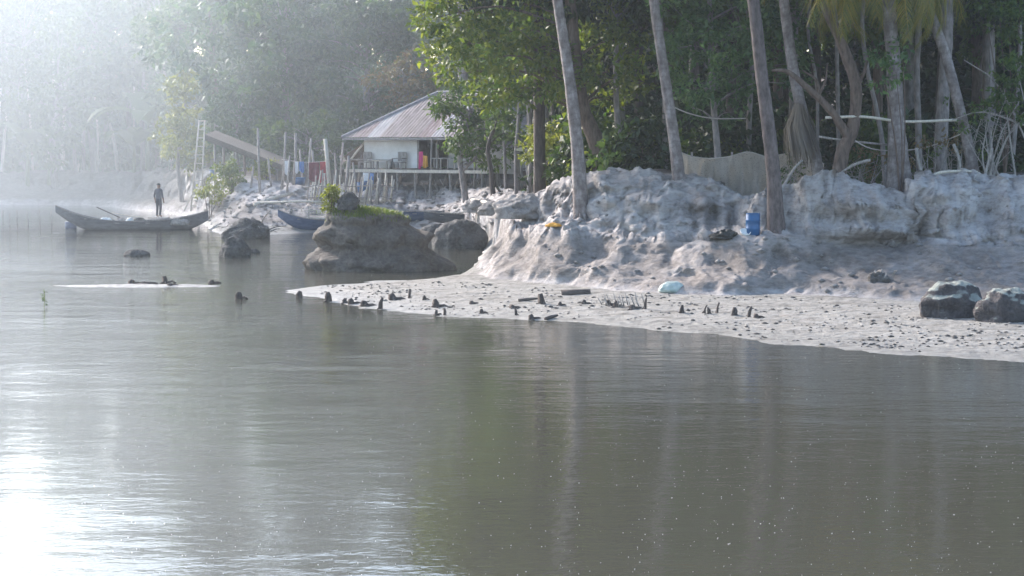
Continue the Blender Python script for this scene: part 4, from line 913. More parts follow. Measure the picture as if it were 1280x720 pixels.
# ------------------------------------------------------------------ house on stilts
e0 = P(427, 172, 112); hx, hy = e0.x, e0.y; HA = R(-33); gzh = gz(hx + 4, hy + 1)
Hroot = empty('stilt_house', (hx, hy, gzh), 'stilt house with white wall and rusty hipped metal roof', 'house', None, HA)
EZ = e0.z - gzh; FZ = P(500, 211, 113).z - gzh; Wd, Run, Rise = 10.0, 3.7, 2.42
def hpart(mb, nm, m, par=None): return mb.build(nm, m, par or Hroot)
roof = hpart(MB().box((Wd / 2, Run, EZ - .10), (Wd - .5, 2 * Run - .5, .06)), 'roof', 'wood_grey')
def roof_plane(org, al, up, wid, run, rise, n):
    org, al, up = Vector(org), Vector(al), Vector(up); sw = wid / n
    for i in range(n):
        mb = MB(); cols = 9; V0 = len(mb.v)
        rows = 2
        for k in range(cols):
            x = i * sw + sw * k / (cols - 1) * 1.04; x = min(x, wid); lim = max(.0, min(x, wid - x, run)); off = .030 if k % 2 else 0
            for r in range(rows + 1):
                u = lim * r / rows; p = org + al * x + up * u + Vector((0, 0, rise * u / run + off + (.012 if i % 2 else 0))); mb.v.append(p)
        for k in range(cols - 1):
            for r in range(rows):
                a = k * (rows + 1) + r; mb.f.append((a, a + rows + 1, a + rows + 2, a + 1))
        hpart(mb, 'roof_sheet', ['roof_rust', 'roof_zinc', 'roof_rust', 'roof_rust_dark', 'roof_rust'][(i * 3 + int(wid)) % 5], roof)
roof_plane((0, 0, EZ), (1, 0, 0), (0, 1, 0), Wd, Run, Rise, 12)
roof_plane((Wd, 2 * Run, EZ), (-1, 0, 0), (0, -1, 0), Wd, Run, Rise, 12)
roof_plane((0, 2 * Run, EZ), (0, -1, 0), (1, 0, 0), 2 * Run, Run, Rise, 8)
roof_plane((Wd, 0, EZ), (0, 1, 0), (-1, 0, 0), 2 * Run, Run, Rise, 8)
for a, b2 in (((0, 0, EZ), (Run, Run, EZ + Rise)), ((0, 2 * Run, EZ), (Run, Run, EZ + Rise)), ((Wd, 0, EZ), (Wd - Run, Run, EZ + Rise)), ((Wd, 2 * Run, EZ), (Wd - Run, Run, EZ + Rise)), ((Run, Run, EZ + Rise), (Wd - Run, Run, EZ + Rise))):
    hpart(MB().tube([Vector(a) + Vector((0, 0, .03)), Vector(b2) + Vector((0, 0, .03))], .085, 6), 'ridge_cap', 'roof_zinc', roof)
hpart(MB().box((Wd / 2, .02, EZ - .07), (Wd - .1, .03, .12)), 'fascia', 'wood_grey')
wz = (FZ + EZ) / 2; wh = EZ - FZ - .14
hpart(MB().box((2.63, .9, wz), (3.55, .08, wh)), 'wall', 'whitewash')
hpart(MB().box((.86, 3.8, wz), (.08, 5.7, wh)), 'wall', 'plaster_stained')
hpart(MB().box((9.1, 3.8, wz), (.08, 5.7, wh)), 'wall', 'plaster_stained')
hpart(MB().box((5, 6.6, wz), (8.2, .08, wh)), 'wall', 'plaster_stained')
hpart(MB().box((7.4, 1.8, wz), (3.3, .08, wh)), 'wall', 'plaster_stained')
hpart(MB().box((5.05, 1.6, wz - .1), (.9, .05, wh - .3)), 'doorway_shade', 'inside_shade')  # open doorway: a dark panel painted as the shade inside
for x in (4.45, 5.65): hpart(MB().box((x, .88, wz), (.12, .12, wh + .05)), 'door_post', 'wood_grey')
for i in range(16): hpart(MB().box((.5 + i * .56 + .28, 3.2, FZ - .04 + .004 * (i % 2)), (.53, 6.6, .06)), 'deck_board', 'wood_grey')
hpart(MB().box((4.9, -.13, FZ - .08), (9.2, .06, .16)), 'deck_beam', 'wood_pale')
for i in range(9):
    x = .5 + i * 1.08 + rnd.uniform(-.1, .1)
    for y in (0.0, 3.2, 6.2):
        p = Vector((x, y, 0)); wpt = Matrix.Rotation(HA, 4, 'Z') @ p + Vector((hx, hy, 0)); g = gz(wpt.x, wpt.y) - gzh
        hpart(MB().tube([Vector((x + rnd.uniform(-.15, .15), y, g - .25)), Vector((x, y, FZ - .07))], [.075, .06], 7), 'stilt', 'wood_grey')
for x in (.6, 3.2, 5.9, 7.4, 8.9): hpart(MB().tube([(x, -.05, FZ), (x + rnd.uniform(-.06, .06), -.03, EZ - .06 if x > 5 else FZ + .55)], .05, 7), 'porch_post', 'wood_grey')
hpart(MB().bar((.55, -.04, FZ + .52), (3.25, -.04, FZ + .5), .06), 'railing', 'wood_grey'); hpart(MB().bar((5.9, -.04, FZ + .6), (9, -.04, FZ + .62), .06), 'railing', 'wood_grey')
for i in range(7): hpart(MB().bar((6.1 + i * .42, -.04, FZ), (6.1 + i * .42 + rnd.uniform(-.05, .05), -.04, FZ + .62), .05), 'baluster', 'wood_grey')
# furniture and cloth on the porch (top-level things placed in house coordinates)
HM = Matrix.Translation((hx, hy, gzh)) @ Matrix.Rotation(HA, 4, 'Z')
def onporch(o, x, y, z): o.location = HM @ Vector((x, y, z)); o.rotation_euler.z = HA; return o
for i, (x, lab) in enumerate([(1.25, 'wooden armchair at the left end of the porch'), (3.55, 'wooden armchair beside the doorway of the house')]):
    t = onporch(empty('armchair', (0, 0, 0), lab, 'chair'), x, .40, FZ)
    MB().box((0, 0, .38), (.55, .5, .05)).build('seat', 'wood_grey', t); MB().box((0, .24, .68), (.55, .04, .5)).build('backrest', 'wood_grey', t)
    for sx in (-1, 1):
        for sy in (-1, 1): MB().box((sx * .25, sy * .22, .19), (.05, .05, .38)).build('leg', 'wood_grey', t)
        MB().box((sx * .27, 0, .58), (.05, .5, .04)).build('armrest', 'wood_grey', t)
t = onporch(empty('low_table', (0, 0, 0), 'low wooden table between the two porch chairs', 'table'), 2.4, .42, FZ)
MB().box((0, 0, .45), (1.0, .5, .05)).build('table_top', 'wood_pale', t)
for sx in (-1, 1):
    for sy in (-1, 1): MB().box((sx * .44, sy * .2, .21), (.06, .06, .43)).build('leg', 'wood_grey', t)
t = onporch(MB().lathe([(.10, 0), (.13, .1), (.12, .3), (.05, .42), (.04, .55)], 12).build('water_jug', 'plastic_black', None, True), 3.05, .42, FZ + .02); tag(t, 'dark jug standing on the porch by the low table', 'jug')
def cloth(label, A, B, drop, m, seed, name='hanging_cloth', cat='cloth', sway=.06):
    A, B = Vector(A), Vector(B); nx, nz = 10, 10; V = []; rn = random.Random(seed); ph = rn.random() * 6
    out = (B - A).cross(Vector((0, 0, 1))).normalized()
    for side in (0, .012):
        for i in range(nx + 1):
            for k in range(nz + 1):
                u, w_ = i / nx, k / nz; V.append(A.lerp(B, u) + Vector((0, 0, -drop * w_ * (1 + .1 * math.sin(u * 5 + ph)))) + out * (side + sway * w_ * math.sin(u * 11 + ph + w_)))
    Fq = []; o2 = (nx + 1) * (nz + 1)
    for i in range(nx):
        for k in range(nz):
            a = i * (nz + 1) + k; Fq += [(a, a + 1, a + nz + 2, a + nz + 1), (o2 + a, o2 + a + nz + 1, o2 + a + nz + 2, o2 + a + 1)]
    me = mesh_np(name, V, Fq, True); o = link(name, me, None, m); centre_at(o, A); return tag(o, label, cat)
cloth('bright pink cloth hanging in the house doorway', HM @ Vector((4.55, .78, FZ + .95)), HM @ Vector((4.8, .78, FZ + .95)), .85, 'cloth_pink', 1)
cloth('orange cloth hanging beside the pink one in the doorway', HM @ Vector((4.84, .74, FZ + .75)), HM @ Vector((5.12, .74, FZ + .72)), .62, 'cloth_orange', 2)
cloth('white and pale cloth hung under the porch edge', HM @ Vector((1.6, -.22, FZ - .18)), HM @ Vector((1.95, -.22, FZ - .2)), .6, 'cloth_white', 3)
cloth('blue cloth hung under the porch edge', HM @ Vector((2.0, -.22, FZ - .2)), HM @ Vector((2.3, -.22, FZ - .2)), .7, 'cloth_blue', 4)
# firewood stacked under the house
for i in range(24):
    x = rnd.uniform(.8, 8.8); y = rnd.uniform(.3, 1.0); w0 = HM @ Vector((x, y, 0)); g = gz(w0.x, w0.y)
    a = Vector((w0.x, w0.y, g)); o = MB().tube([(0, 0, -.05), (rnd.uniform(-.35, .35), rnd.uniform(-.1, .1), rnd.uniform(.35, .75))], [.04, .03], 6).build('firewood_stick', 'wood_grey', None, True); o.location = a; tag(o, 'firewood stick leaning in the shade under the stilt house', 'stick', 'sticks under the house')
# lean-to screen at the left of the house
t = empty('brush_screen', hit(440, 232), 'slanted woven screen propped against the left end of the house', 'screen'); b = t.location.copy(); inv = Matrix.Translation(-b)
A, B, C_, D_ = P(430, 195, 112.5), P(456, 178, 112.5), P(456, 206, 113.2), P(436, 206, 113.2)
mb = MB(); mb.v = [A, B, C_, D_] + [q + Vector((0, .05, 0)) for q in (A, B, C_, D_)]; mb.f = [(0, 1, 2, 3), (7, 6, 5, 4), (0, 4, 5, 1), (1, 5, 6, 2), (2, 6, 7, 3), (3, 7, 4, 0)]; mb.build('panel', 'thatch', t, False, inv)
for px in (431, 447): MB().tube([P(px, 236, 112.6), P(px + 5, 190, 112.6)], .05, 6).build('pole', 'wood_grey', t, True, inv)
MB().tube([P(438, 200, 112.3), P(457, 176, 112.3)], .06, 6).build('pole', 'wood_pale', t, True, inv)

# ------------------------------------------------------------------ sheds
b = onground(305, 117); t = empty('thatched_shed', b, 'open shed with long sloping brown thatch roof behind the ladder', 'shed'); inv = Matrix.Translation(-b)
A, B = P(256, 168, 116), P(352, 206, 116); th = Vector((0, 0, -.32)); dep = Vector((0, 4.2, .25))
mb = MB(); mb.v = [A, B, B + th, A + th, A + dep, B + dep, B + dep + th, A + dep + th]; mb.f = [(0, 1, 5, 4), (3, 7, 6, 2), (0, 3, 2, 1), (4, 5, 6, 7), (0, 4, 7, 3), (1, 2, 6, 5)]; mb.build('roof', 'thatch', t, False, inv)
for u in (.12, .4, .68, .93):
    for q in (0.3, 3.8):
        c2 = A.lerp(B, u) + Vector((0, q, -.3)); g = gz(c2.x, c2.y); MB().tube([Vector((c2.x, c2.y, g - .2)), c2], .07, 7).build('post', 'wood_grey', t, True, inv)
b = onground(622, 108); t = empty('tarp_shelter', b, 'small shelter of pale stained tarpaulin right of the house', 'shelter'); inv = Matrix.Translation(-b)
q = [P(592, 178, 107), P(652, 186, 107), P(654, 218, 107.4), P(592, 216, 107.4)]
for i in range(3):
    u0, u1 = i / 3, (i + 1) / 3 - .01; V4 = [q[0].lerp(q[1], u0), q[0].lerp(q[1], u1), q[3].lerp(q[2], u1), q[3].lerp(q[2], u0)]
    mb = MB(); mb.v = V4 + [v + Vector((0, .06, 0)) for v in V4]; mb.f = [(0, 1, 2, 3), (7, 6, 5, 4), (0, 4, 5, 1), (1, 5, 6, 2), (2, 6, 7, 3), (3, 7, 4, 0)]; mb.build('tarp_panel', 'plaster_stained', t, False, inv)
mb = MB(); V4 = [q[0] + Vector((-.3, -.3, .05)), q[1] + Vector((.3, -.3, .05)), q[1] + Vector((.3, 3, .5)), q[0] + Vector((-.3, 3, .5))]; mb.v = V4 + [v + Vector((0, 0, .05)) for v in V4]; mb.f = [(3, 2, 1, 0), (4, 5, 6, 7), (0, 1, 5, 4), (1, 2, 6, 5), (2, 3, 7, 6), (3, 0, 4, 7)]; mb.build('roof', 'roof_rust', t, False, inv)
for px in (593, 622, 652):
    c2 = P(px, 185, 107.2); g = gz(c2.x, c2.y); MB().tube([Vector((c2.x, c2.y + .08, g - .2)), c2 + Vector((0, .08, .1))], .06, 6).build('post', 'wood_grey', t, True, inv)

# ------------------------------------------------------------------ posts, washing line, fence
for i, (px, pyt, d, r) in enumerate([(325, 160, 111, .075), (352, 168, 111.5, .07), (367, 165, 112, .08), (358, 190, 110, .06), (412, 178, 111, .12), (395, 185, 112.5, .07), (420, 186, 112, .06), (433, 196, 111, .09), (404, 190, 113.5, .06), (380, 180, 114, .06), (340, 195, 112, .06), (386, 170, 115, .07), (424, 170, 115, .06), (466, 196, 111, .05), (313, 200, 113, .06), (446, 205, 110.5, .06)]):
    b = onground(px, d); top = P(px + rnd.uniform(-6, 6), pyt + rnd.uniform(-8, 8), d); o = MB().tube([b - Vector((0, 0, .25)), b.lerp(top, .5) + Vector((rnd.uniform(-.05, .05), 0, 0)), top], [r, r * .95, r * .85], 8, True, .1, i).build('wooden_post', 'wood_grey' if i != 4 else 'wood_pale', None, True); centre_at(o, b)
    tag(o, 'thick pale post taller than its neighbours left of the house' if i == 4 else 'bare grey pole standing on the slope left of the house', 'post', None if i == 4 else 'bare poles left of the house')
def rope(label, pts, r, m='rope', name='rope', cat='rope', n=16):
    q = spline(pts, n); o = MB().tube(q, r, 5).build(name, m, None, True); centre_at(o, q[0]); return tag(o, label, cat)
rope('thin washing line strung between poles left of the house', [P(352, 199, 111.3), P(382, 203, 111.4), (P(412, 201, 111))], .015)
for i, (x0, x1, y, dr, m, lab) in enumerate([(386, 399, 203, .95, 'cloth_maroon', 'dark maroon garment on the washing line'), (400, 409, 202, 1.05, 'cloth_red', 'bright red garment on the washing line'), (356, 361, 201, .7, 'cloth_white', 'small white garment on the washing line'), (369, 373, 202, .6, 'cloth_white', 'narrow white towel on the washing line'), (374, 380, 202, .55, 'cloth_blue', 'blue garment on the washing line')]):
    cloth(lab, P(x0, y, 111.2), P(x1, y, 111.2), dr, m, 20 + i, 'garment', 'garment')
def tub(label, p, r, h, m, name='tub', cat='tub'):
    t = empty(name, p, label, cat); MB().lathe([(r * .8, -.03), (r, h), (r * .94, h), (r * .74, .03)], 18).build('body', m, t, True); MB().lathe([(r * .97, h - .02), (r * 1.06, h - .02), (r * 1.06, h + .02), (r * .97, h + .02)], 18).build('rim', m, t); return t
tub('blue plastic tub on the slope below the washing line', hit(374, 230), .36, .34, 'plastic_blue')
tub('blue plastic bucket standing left of the house porch', onground(453, 110.5), .30, .5, 'plastic_blue', 'bucket', 'bucket')
tub('second blue bucket right against the porch stilts', onground(461, 110.7), .24, .42, 'plastic_blue', 'bucket', 'bucket')
tub('blue bucket hanging about the bushes right of the ladder', onground(268, 121), .26, .5, 'plastic_blue', 'bucket', 'bucket')
def barrel(label, p, r, h, m, name='drum'):
    t = empty(name, p, label, 'drum'); a = r
    MB().lathe([(a * .90, 0), (a, .03), (a, h * .28), (a * 1.05, h * .30), (a * 1.05, h * .34), (a, h * .36), (a, h * .64), (a * 1.05, h * .66), (a * 1.05, h * .70), (a, h * .72), (a, h * .93), (a * .93, h * .96)], 24).build('body', m, t, True)
    MB().lathe([(a * .97, h * .945), (a * .99, h * .95), (a * .99, h), (a * .93, h), (a * .90, h * .975)], 24).build('rim', m, t); MB().lathe([(.04, 0), (.04, .03)], 10, (a * .5, 0, h * .965)).build('cap', m, t); return t
p = hit(942, 294); barrel('blue plastic drum standing on the clay ledge beside the stout palm', p + Vector((0, .2, -.02)), .205, .65, 'plastic_blue')
print('DRUM', p)
p = hit(931, 294); o = MB().lathe([(.05, .0), (.13, .05), (.16, .13), (.15, .13), (.11, .05)], 16).build('bowl', 'plastic_white', None, True); o.location = p + Vector((0, .1, 0)); o.rotation_euler = (.5, .2, 0); tag(o, 'small white bowl at the foot of the blue drum', 'bowl')
boulder('bundle', 'crumpled black plastic bundle on the ledge left of the drum', 'bundle', hit(906, 299) + Vector((0, .1, .08)), .32, .25, .17, 'plastic_black', 91, .45)
boulder('sack', 'pale greenish plastic sack lying half buried on the beach below the bank', 'sack', hit(841, 364) + Vector((0, .1, .04)), .36, .25, .22, 'sack_green', 92, .12)
# bamboo fence below the house
b = onground(437, 108); t = empty('bamboo_fence', b, 'leaning bamboo picket fence on the slope below the house', 'fence'); inv = Matrix.Translation(-b)
for i in range(36):
    px = 384 + i * 3.0 + rnd.uniform(-.8, .8); d = 108 + .3 * math.sin(i * .4); g = onground(px, d); hgt = rnd.uniform(1.1, 1.75); ln = rnd.uniform(-.1, .32)
    MB().tube([g - Vector((0, 0, .15)), g + Vector((ln, rnd.uniform(-.05, .05), hgt))], [.045, .036], 6).build('picket', 'wood_pale' if i % 3 else 'wood_grey', t, True, inv)
for dz in (.35, .95): MB().tube([onground(382 + k * 11, 107.93) + Vector((0, 0, dz + rnd.uniform(-.03, .03))) for k in range(11)], .03, 6).build('rail', 'wood_grey', t, True, inv)
for a, b2, r, lab in [((318, 259), (366, 244), .11, 'pale bamboo log slanting down the slope behind the small blue boat'), ((325, 255), (420, 254), .06, 'thin pole lying level along the foot of the slope'), ((395, 256), (495, 253), .06, 'long thin pole lying in front of the bamboo fence'), ((590, 252), (628, 262), .08, 'driftwood log lying on the slope right of the house')]:
    A, B = hit(*a), hit(*b2); o = MB().tube([A + Vector((0, 0, r)), A.lerp(B, .5) + Vector((0, 0, r + .05)), B + Vector((0, 0, r))], [r, r, r * .8], 8).build('log', 'wood_pale', None, True); centre_at(o, A); tag(o, lab, 'log')
# white slatted rack by the small boat
b = hit(385, 288); t = empty('slatted_rack', b, 'pale slatted rack over the stern of the small blue boat', 'rack'); inv = Matrix.Translation(-b)
for k in range(6): MB().bar(P(380 + k, 263 + k * 3, b.y + .4), P(420, 264 + k * 3, b.y + .4), .05, .03).build('slat', 'wood_pale', t, False, inv)
for px in (386, 418): MB().bar(P(px, 292, b.y + .43), P(px, 258, b.y + .43), .07, .05).build('upright', 'wood_pale', t, False, inv)
# stakes of a fish trap at the far left
for i, px in enumerate([3, 22, 36, 64, 65.5, 12, 50]):
    p = water_pt(px, 277 + (i % 3) * 2); o = MB().tube([p - Vector((0, 0, .4)), p + Vector((rnd.uniform(-.1, .1), 0, rnd.uniform(.5, .9)))], [.04, .03], 6).build('stake', 'wood_grey', None, True); centre_at(o, p); tag(o, 'thin stake standing in the water left of the long boat', 'stake', 'stakes in the water at far left')

# ------------------------------------------------------------------ net, ropes, branches on the bank top
b = onground(930, 65.5); t = empty('fishing_net', b, 'beige fishing net hung along the bank top between the palms', 'net'); inv = Matrix.Translation(-b)
topx = [(838, 183), (860, 194), (885, 198), (910, 196), (935, 190), (960, 196), (985, 192), (1012, 196), (1030, 205)]; tops = [P(x, y, 65.2 + .2 * math.sin(i)) for i, (x, y) in enumerate(topx)]; tops = spline(tops, 80)
V = []; Fq = []; nz = 16
for i, p in enumerate(tops):
    g = gz(p.x, p.y) - .05
    for k in range(nz + 1):
        w_ = k / nz; V.append(Vector((p.x + .05 * math.sin(i * .9 + w_ * 3), p.y + .16 * w_ * math.sin(i * .8) + .07 * math.sin(i * .33 + 4 * w_) - .25 * w_, p.z + (g - p.z) * w_)) - b)
n = len(tops)
for i in range(n - 1):
    for k in range(nz):
        a = i * (nz + 1) + k; Fq.append((a, a + 1, a + nz + 2, a + nz + 1))
link('mesh_sheet', mesh_np('mesh_sheet', V, Fq, True), t, 'net'); MB().tube([p + Vector((0, -.01, 0)) for p in tops], .018, 5).build('head_rope', 'rope', t, True, inv)
for px in (865, 915, 985, 1010):
    p = P(px, 190, 65.35); MB().tube([Vector((p.x, p.y, gz(p.x, p.y) - .2)), p], .035, 6).build('pole', 'wood_grey', t, True, inv)
rope('pale rope sagging from the leaning palm to a thin dark trunk', [P(838, 132, 64), P(862, 142, 64.6), P(892, 148, 65.5), P(932, 148, 66)], .02)
rope('long pale rope sagging between trunks in the dark wood at right', [P(1062, 172, 62.4), P(1090, 186, 62.8), P(1130, 188, 63.4), P(1165, 182, 64), P(1200, 168, 63)], .018)
rope('straight bare pole tied level between the crooked tree and leaning palm', [P(1032, 147, 62.2), P(1080, 146, 62.4), P(1130, 152, 62.5), P(1196, 150, 62.7)], .045, 'wood_pale', 'bare_pole', 'pole')
rope('bare pole lying low across the dark trunks', [P(1024, 171, 62.6), P(1060, 176, 62.6), P(1110, 181, 63)], .035, 'wood_grey', 'bare_pole', 'pole')
for i, (pts, lab) in enumerate([([(1156, 224), (1175, 216), (1200, 214), (1222, 215)], 'pale curved branch lying along the bank top at right'), ([(1170, 232), (1210, 229), (1262, 226)], 'straight pale branch lying on the bank crest'), ([(1232, 242), (1262, 240), (1278, 222)], 'bent branch poking over the bank at the right edge'), ([(980, 232), (992, 212), (1003, 200)], 'thin bare stick leaning by the net end'), ([(1088, 200), (1070, 205), (1052, 215)], 'grey limb lying against the crooked tree foot'), ([(1145, 185), (1150, 210), (1158, 224)], 'slim dead stick leaning near the thick palm foot'), ([(1240, 185), (1235, 205), (1228, 228)], 'thin pale sapling stick on the right crest'), ([(1192, 180), (1200, 205), (1197, 226)], 'bare twiggy stick by the leaning palm foot')]):
    y = 61.3 if i < 3 else 62.0
    q = spline([P(px, py, y) for px, py in pts], 9); g = gz(q[0].x, q[0].y)
    o = MB().tube(q, lerpl([.05, .045, .03], len(q)), 6, True, .2, i).build('dead_branch', 'wood_pale' if i < 3 else 'wood_grey', None, True); centre_at(o, q[0]); tag(o, lab, 'branch')

# ------------------------------------------------------------------ stubs and driftwood on the beach and in the shallows
ST = [(373, 374, 10, 8), (411, 377, 12, 9), (430, 379, 6, 7), (440, 380, 7, 8), (455, 383, 7, 12), (476, 386, 14, 6), (491, 375, 8, 12), (511, 373, 12, 4), (530, 375, 6, 5), (545, 384, 10, 11), (545, 394, 7, 6), (556, 394, 9, 4), (602, 392, 6, 6), (646, 394, 9, 4), (665, 399, 6, 9), (678, 380, 13, 9), (760, 382, 7, 10), (770, 384, 8, 8), (790, 386, 5, 10), (806, 386, 14, 5), (852, 391, 10, 7), (880, 391, 10, 4), (887, 392, 8, 4), (896, 391, 13, 4), (918, 394, 10, 7), (935, 396, 13, 5), (945, 397, 5, 8), (298, 374, 9, 8), (207, 354, 9, 9), (212, 358, 4, 10), (165, 355, 5, 9), (180, 355, 3, 12), (265, 354, 4, 8), (700, 382, 5, 6), (730, 380, 5, 7), (640, 385, 4, 8), (590, 380, 4, 7)]
for i, (px, py, h, w_) in enumerate(ST):
    p = hit(px, py) if px > 330 else water_pt(px, py); k = 1 / S(p.y); h, w_ = h * k, w_ * k; rn = random.Random(900 + i)
    mb = MB(); lean = rn.uniform(-.35, .35)
    mb.tube([Vector((0, 0, -.12)), Vector((lean * h * .4, 0, h * .55)), Vector((lean * h, 0, h))], [w_ * .5, w_ * .42, w_ * .24], 7, True, 1.0, i)
    if w_ > h * .8: mb.tube([Vector((0, 0, .02)), Vector((w_ * .9, .05, h * .25)), Vector((w_ * 1.4, .1, .0))], [w_ * .2, w_ * .16, w_ * .08], 6, True, .4, i)
    for q in range(3): a = rn.random() * 6.28; mb.tube([Vector((0, 0, h * .25)), Vector((math.cos(a) * w_, math.sin(a) * w_, -.03))], [w_ * .18, w_ * .08], 5)
    o = mb.build('driftwood_stub', 'wood_dark', None, True); o.location = p
    tag(o, 'dark rotten wood stub sticking out of the water left of the beach' if px < 330 else 'dark rotten stub of wood sticking up from the pale beach', 'stub', 'stubs in the water' if px < 330 else 'dark stubs along the beach')
for i in range(14):
    px = 756 + i * 3.8 + rnd.uniform(-1.5, 1.5); p = hit(px, 383 + rnd.uniform(-3, 2)); o = MB().tube([Vector((0, 0, -.1)), Vector((-rnd.uniform(.05, .2), 0, rnd.uniform(.18, .36)))], [.022, .012], 5).build('thin_stake', 'wood_grey', None, True); o.location = p; tag(o, 'thin grey stake leaning left in a row across the middle beach', 'stake', 'row of thin stakes on the beach')
for i, (a, b2, r, lab) in enumerate([((682, 400), (697, 397), .05, 'dark curved driftwood stick at the water edge of the beach'), ((702, 369), (738, 367), .12, 'dark driftwood log at the foot of the bank'), ((648, 377), (672, 376), .05, 'slim dark driftwood stick on the beach')]):
    A, B = hit(*a), hit(*b2); o = MB().tube([A + Vector((0, 0, .02)), A.lerp(B, .5) + Vector((0, 0, .05)), B + Vector((0, 0, .06))], [r, r * .9, r * .5], 7, True, .4, i).build('driftwood', 'wood_dark', None, True); centre_at(o, A); tag(o, lab, 'driftwood')
mesh_pile('small tangle of dead grey twigs at the foot of the bank', hit(1098, 352), 14, .55, .3, ('rock_dark', 'wood_grey'), 62, 'twig_tangle', 'twigs')
# pebbles, shells and scraps: nobody could count them
def scatter(name, label, m, fn, n, seed, r0, r1, flat=.6):
    rn = random.Random(seed); V = []; Fq = []
    ico = [Vector(q) for q in ((0, 0, 1), (.9, 0, .3), (.28, .85, .3), (-.73, .53, .3), (-.73, -.53, .3), (.28, -.85, .3), (0, 0, -.6))]
    for _ in range(n):
        p = fn(rn)
        if p is None: continue
        r = r0 + (r1 - r0) * rn.random() ** 2.5; k = len(V); sx, sy = rn.uniform(.7, 1.6), rn.uniform(.7, 1.2); a = rn.random() * 3
        for q in ico:
            x, y = q.x * sx * r, q.y * sy * r; V.append((p[0] + x * math.cos(a) - y * math.sin(a), p[1] + x * math.sin(a) + y * math.cos(a), p[2] + q.z * r * flat))
        for j in range(5): Fq += [(k, k + 1 + j, k + 1 + (j + 1) % 5), (k + 6, k + 1 + (j + 1) % 5, k + 1 + j)]
    o = link(name, mesh_np(name, V, Fq), None, m); return tag(o, label, kind='stuff')
def beachpt(rn):
    px = rn.uniform(400, 1290); lo = np.interp(px, [400, 560, 800, 1000, 1290], [358, 352, 366, 372, 390]); hi = np.interp(px, [400, 560, 800, 1000, 1290], [372, 394, 410, 430, 450])
    u = rn.random() ** (1.2 if px < 950 else 1); p = hit(px, lo + (hi - lo) * u); return tuple(p) if p.z > .015 and vnoise(p.x * 1.1, p.y * 1.1, 0, 5) + .5 * vnoise(p.x * 3, p.y * 3, 0, 6) > rn.uniform(-.5, .6) else None
scatter('dark_pebbles', 'dark pebbles and scraps strewn over the beach', 'rock_dark', beachpt, 2200, 71, .008, .075)
scatter('pale_pebbles', 'pale shells and clods strewn over the beach', 'clay_clod', beachpt, 1800, 72, .010, .06)
def bankpt(rn):
    px = rn.uniform(600, 1290); p = hit(px, rn.uniform(240, 375)); return tuple(p) if p.y < 70 and vnoise(p.x * .9, p.z * 2, 0, 8) > .05 else None
scatter('clods', 'loose clay clods on the eroded bank', 'clay_clod', bankpt, 420, 73, .02, .14, .8)
def slopept(rn):
    px = rn.uniform(240, 640); p = hit(px, rn.uniform(232, 285)); return tuple(p) if p.y > 84 and p.z > .05 else None
scatter('slope_rubble', 'rubble and litter on the hazy slope below the house', 'clay_clod', slopept, 900, 74, .04, .2, .7)
def waterpt(rn):
    u = rn.random(); py = 300 + 420 * u; px = rn.uniform(-20, 1300); p = water_pt(px, py)
    ok, loc, nn, i = ground.ray_cast(Vector((p.x, p.y, 30)), Vector((0, 0, -1)))
    return (p.x, p.y, .003) if (not ok or loc.z < -.02) else None
scatter('foam_flecks', 'tiny pale foam flecks and bubbles floating on the river', 'foam', waterpt, 2600, 75, .003, .010, .5)
# green sprig in the water
b = water_pt(55, 384); t = empty('water_plant', b, 'small green sprig standing in the water at left', 'plant')
MB().tube([(0, 0, -.1), (.02, 0, .3), (.0, 0, .5)], [.012, .01, .006], 5).build('stem', 'leaf_mid', t); v, f = leaves([(Vector((.02, 0, .25)), (.05, .05, .15)), (Vector((.03, 0, .38)), (.06, .06, .08))], .07, 5, .35); link('foliage', mesh_np('foliage', v, f), t, 'leaf_mid')

boulder('cloth_scrap', 'small orange scrap lying on the bank left of the leaning palm foot', 'scrap', hit(692, 283) + Vector((0, 0, .02)), .22, .15, .07, 'cloth_orange', 95, .4)

# ------------------------------------------------------------------ haze
hb = MB().box((0, 100, 24.5), (690, 350, 53)); hz = hb.build('haze', None)
tag(hz, 'thin pale morning haze lying over the river', kind='stuff')
hm = bpy.data.materials.new('haze'); hm.use_nodes = True; nt = hm.node_tree; nt.nodes.remove(nt.nodes['Principled BSDF'])
pv = nt.nodes.new('ShaderNodeVolumePrincipled'); pv.inputs['Density'].default_value = HAZE_DENSITY; pv.inputs['Color'].default_value = (0.82, 0.915, 1.0, 1); pv.inputs['Anisotropy'].default_value = HAZE_ANISO
nt.links.new(pv.outputs[0], nt.nodes['Material Output'].inputs['Volume']); hz.data.materials.append(hm)
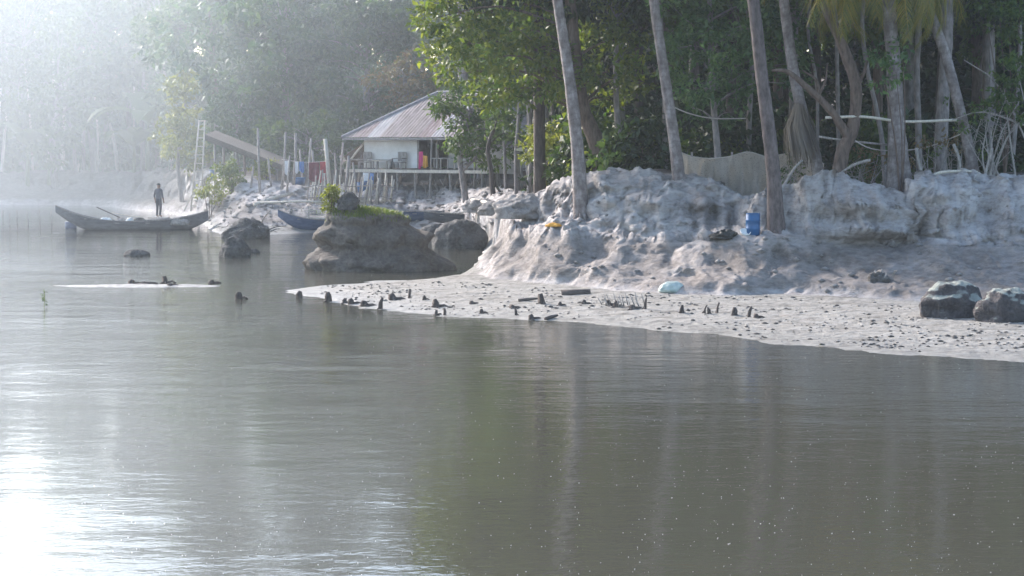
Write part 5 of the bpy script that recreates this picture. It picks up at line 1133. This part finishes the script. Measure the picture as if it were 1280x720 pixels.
# wood smoke drifting over the bay from the fires on the far bank
def smoke(c, r, dens):
    th = np.linspace(0, 2 * np.pi, 28, endpoint=False); ph = np.linspace(-np.pi / 2 + .02, np.pi / 2 - .02, 16); T, H = np.meshgrid(th, ph)
    n = 1 + .18 * fbm(np.cos(H) * np.cos(T) * 1.5 + c[0], np.cos(H) * np.sin(T) * 1.5, np.sin(H) * 1.5, 3, 5)
    v = np.stack([np.cos(H) * np.cos(T) * r[0] * n, np.cos(H) * np.sin(T) * r[1] * n, np.sin(H) * r[2] * n], -1).reshape(-1, 3); v[:, 2] = np.maximum(v[:, 2], .15 - c[2])
    idx = np.arange(28 * 16).reshape(16, 28); b = np.roll(idx, -1, 1); f = np.stack([idx[:-1], b[:-1], b[1:], idx[1:]], -1).reshape(-1, 4).tolist()
    me = bpy.data.meshes.new('smoke'); me.from_pydata([tuple(q) for q in v], [], [tuple(q) for q in f] + [tuple(range(27, -1, -1)), tuple(range(15 * 28, 16 * 28))]); me.update()
    o = link('smoke', me); o.location = c; tag(o, 'pale blue wood smoke drifting over the bay and far bank', kind='stuff')
    m = hm.copy(); m.name = 'smoke'; [q for q in m.node_tree.nodes if q.type == 'PRINCIPLED_VOLUME'][0].inputs['Density'].default_value = dens; o.data.materials.append(m)
smoke((-44, 128, 8), (46, 48, 24), .0046)
smoke((-50, 124, 7), (36, 36, 18), .0042)

# ------------------------------------------------------------------ labels that count along the picture
ORD = 'first second third fourth fifth sixth seventh eighth ninth tenth eleventh twelfth thirteenth fourteenth fifteenth sixteenth seventeenth eighteenth nineteenth twentieth'.split() + ['twenty-' + q for q in 'first second third fourth fifth sixth seventh eighth ninth'.split()] + ['thirtieth', 'thirty-first', 'thirty-second']
for grp, phrase in {'dark stubs along the beach': '{} dark rotten stub from the left along the pale beach', 'stubs in the water': '{} dark stub from the left in the shallows at left', 'row of thin stakes on the beach': '{} stake from the left in the row of thin grey stakes', 'bare poles left of the house': '{} bare grey pole from the left on the slope beside the house', 'slim trunks in the grove': '{} slim grey trunk from the left in the grove right of the house', 'slender trunks of the far left grove': '{} slender pale trunk from the left in the misty far grove', 'misty trees on the far left bank': '{} tall misty crown from the left in the hazy wood behind', 'stakes in the water at far left': '{} thin stake from the left standing in water off the bow'}.items():
    obs = sorted([o for o in bpy.data.objects if o.get('group') == grp and not o.parent], key=lambda o: o.location.x / o.location.y)
    for o, w_ in zip(obs, ORD): o['label'] = phrase.format(w_)
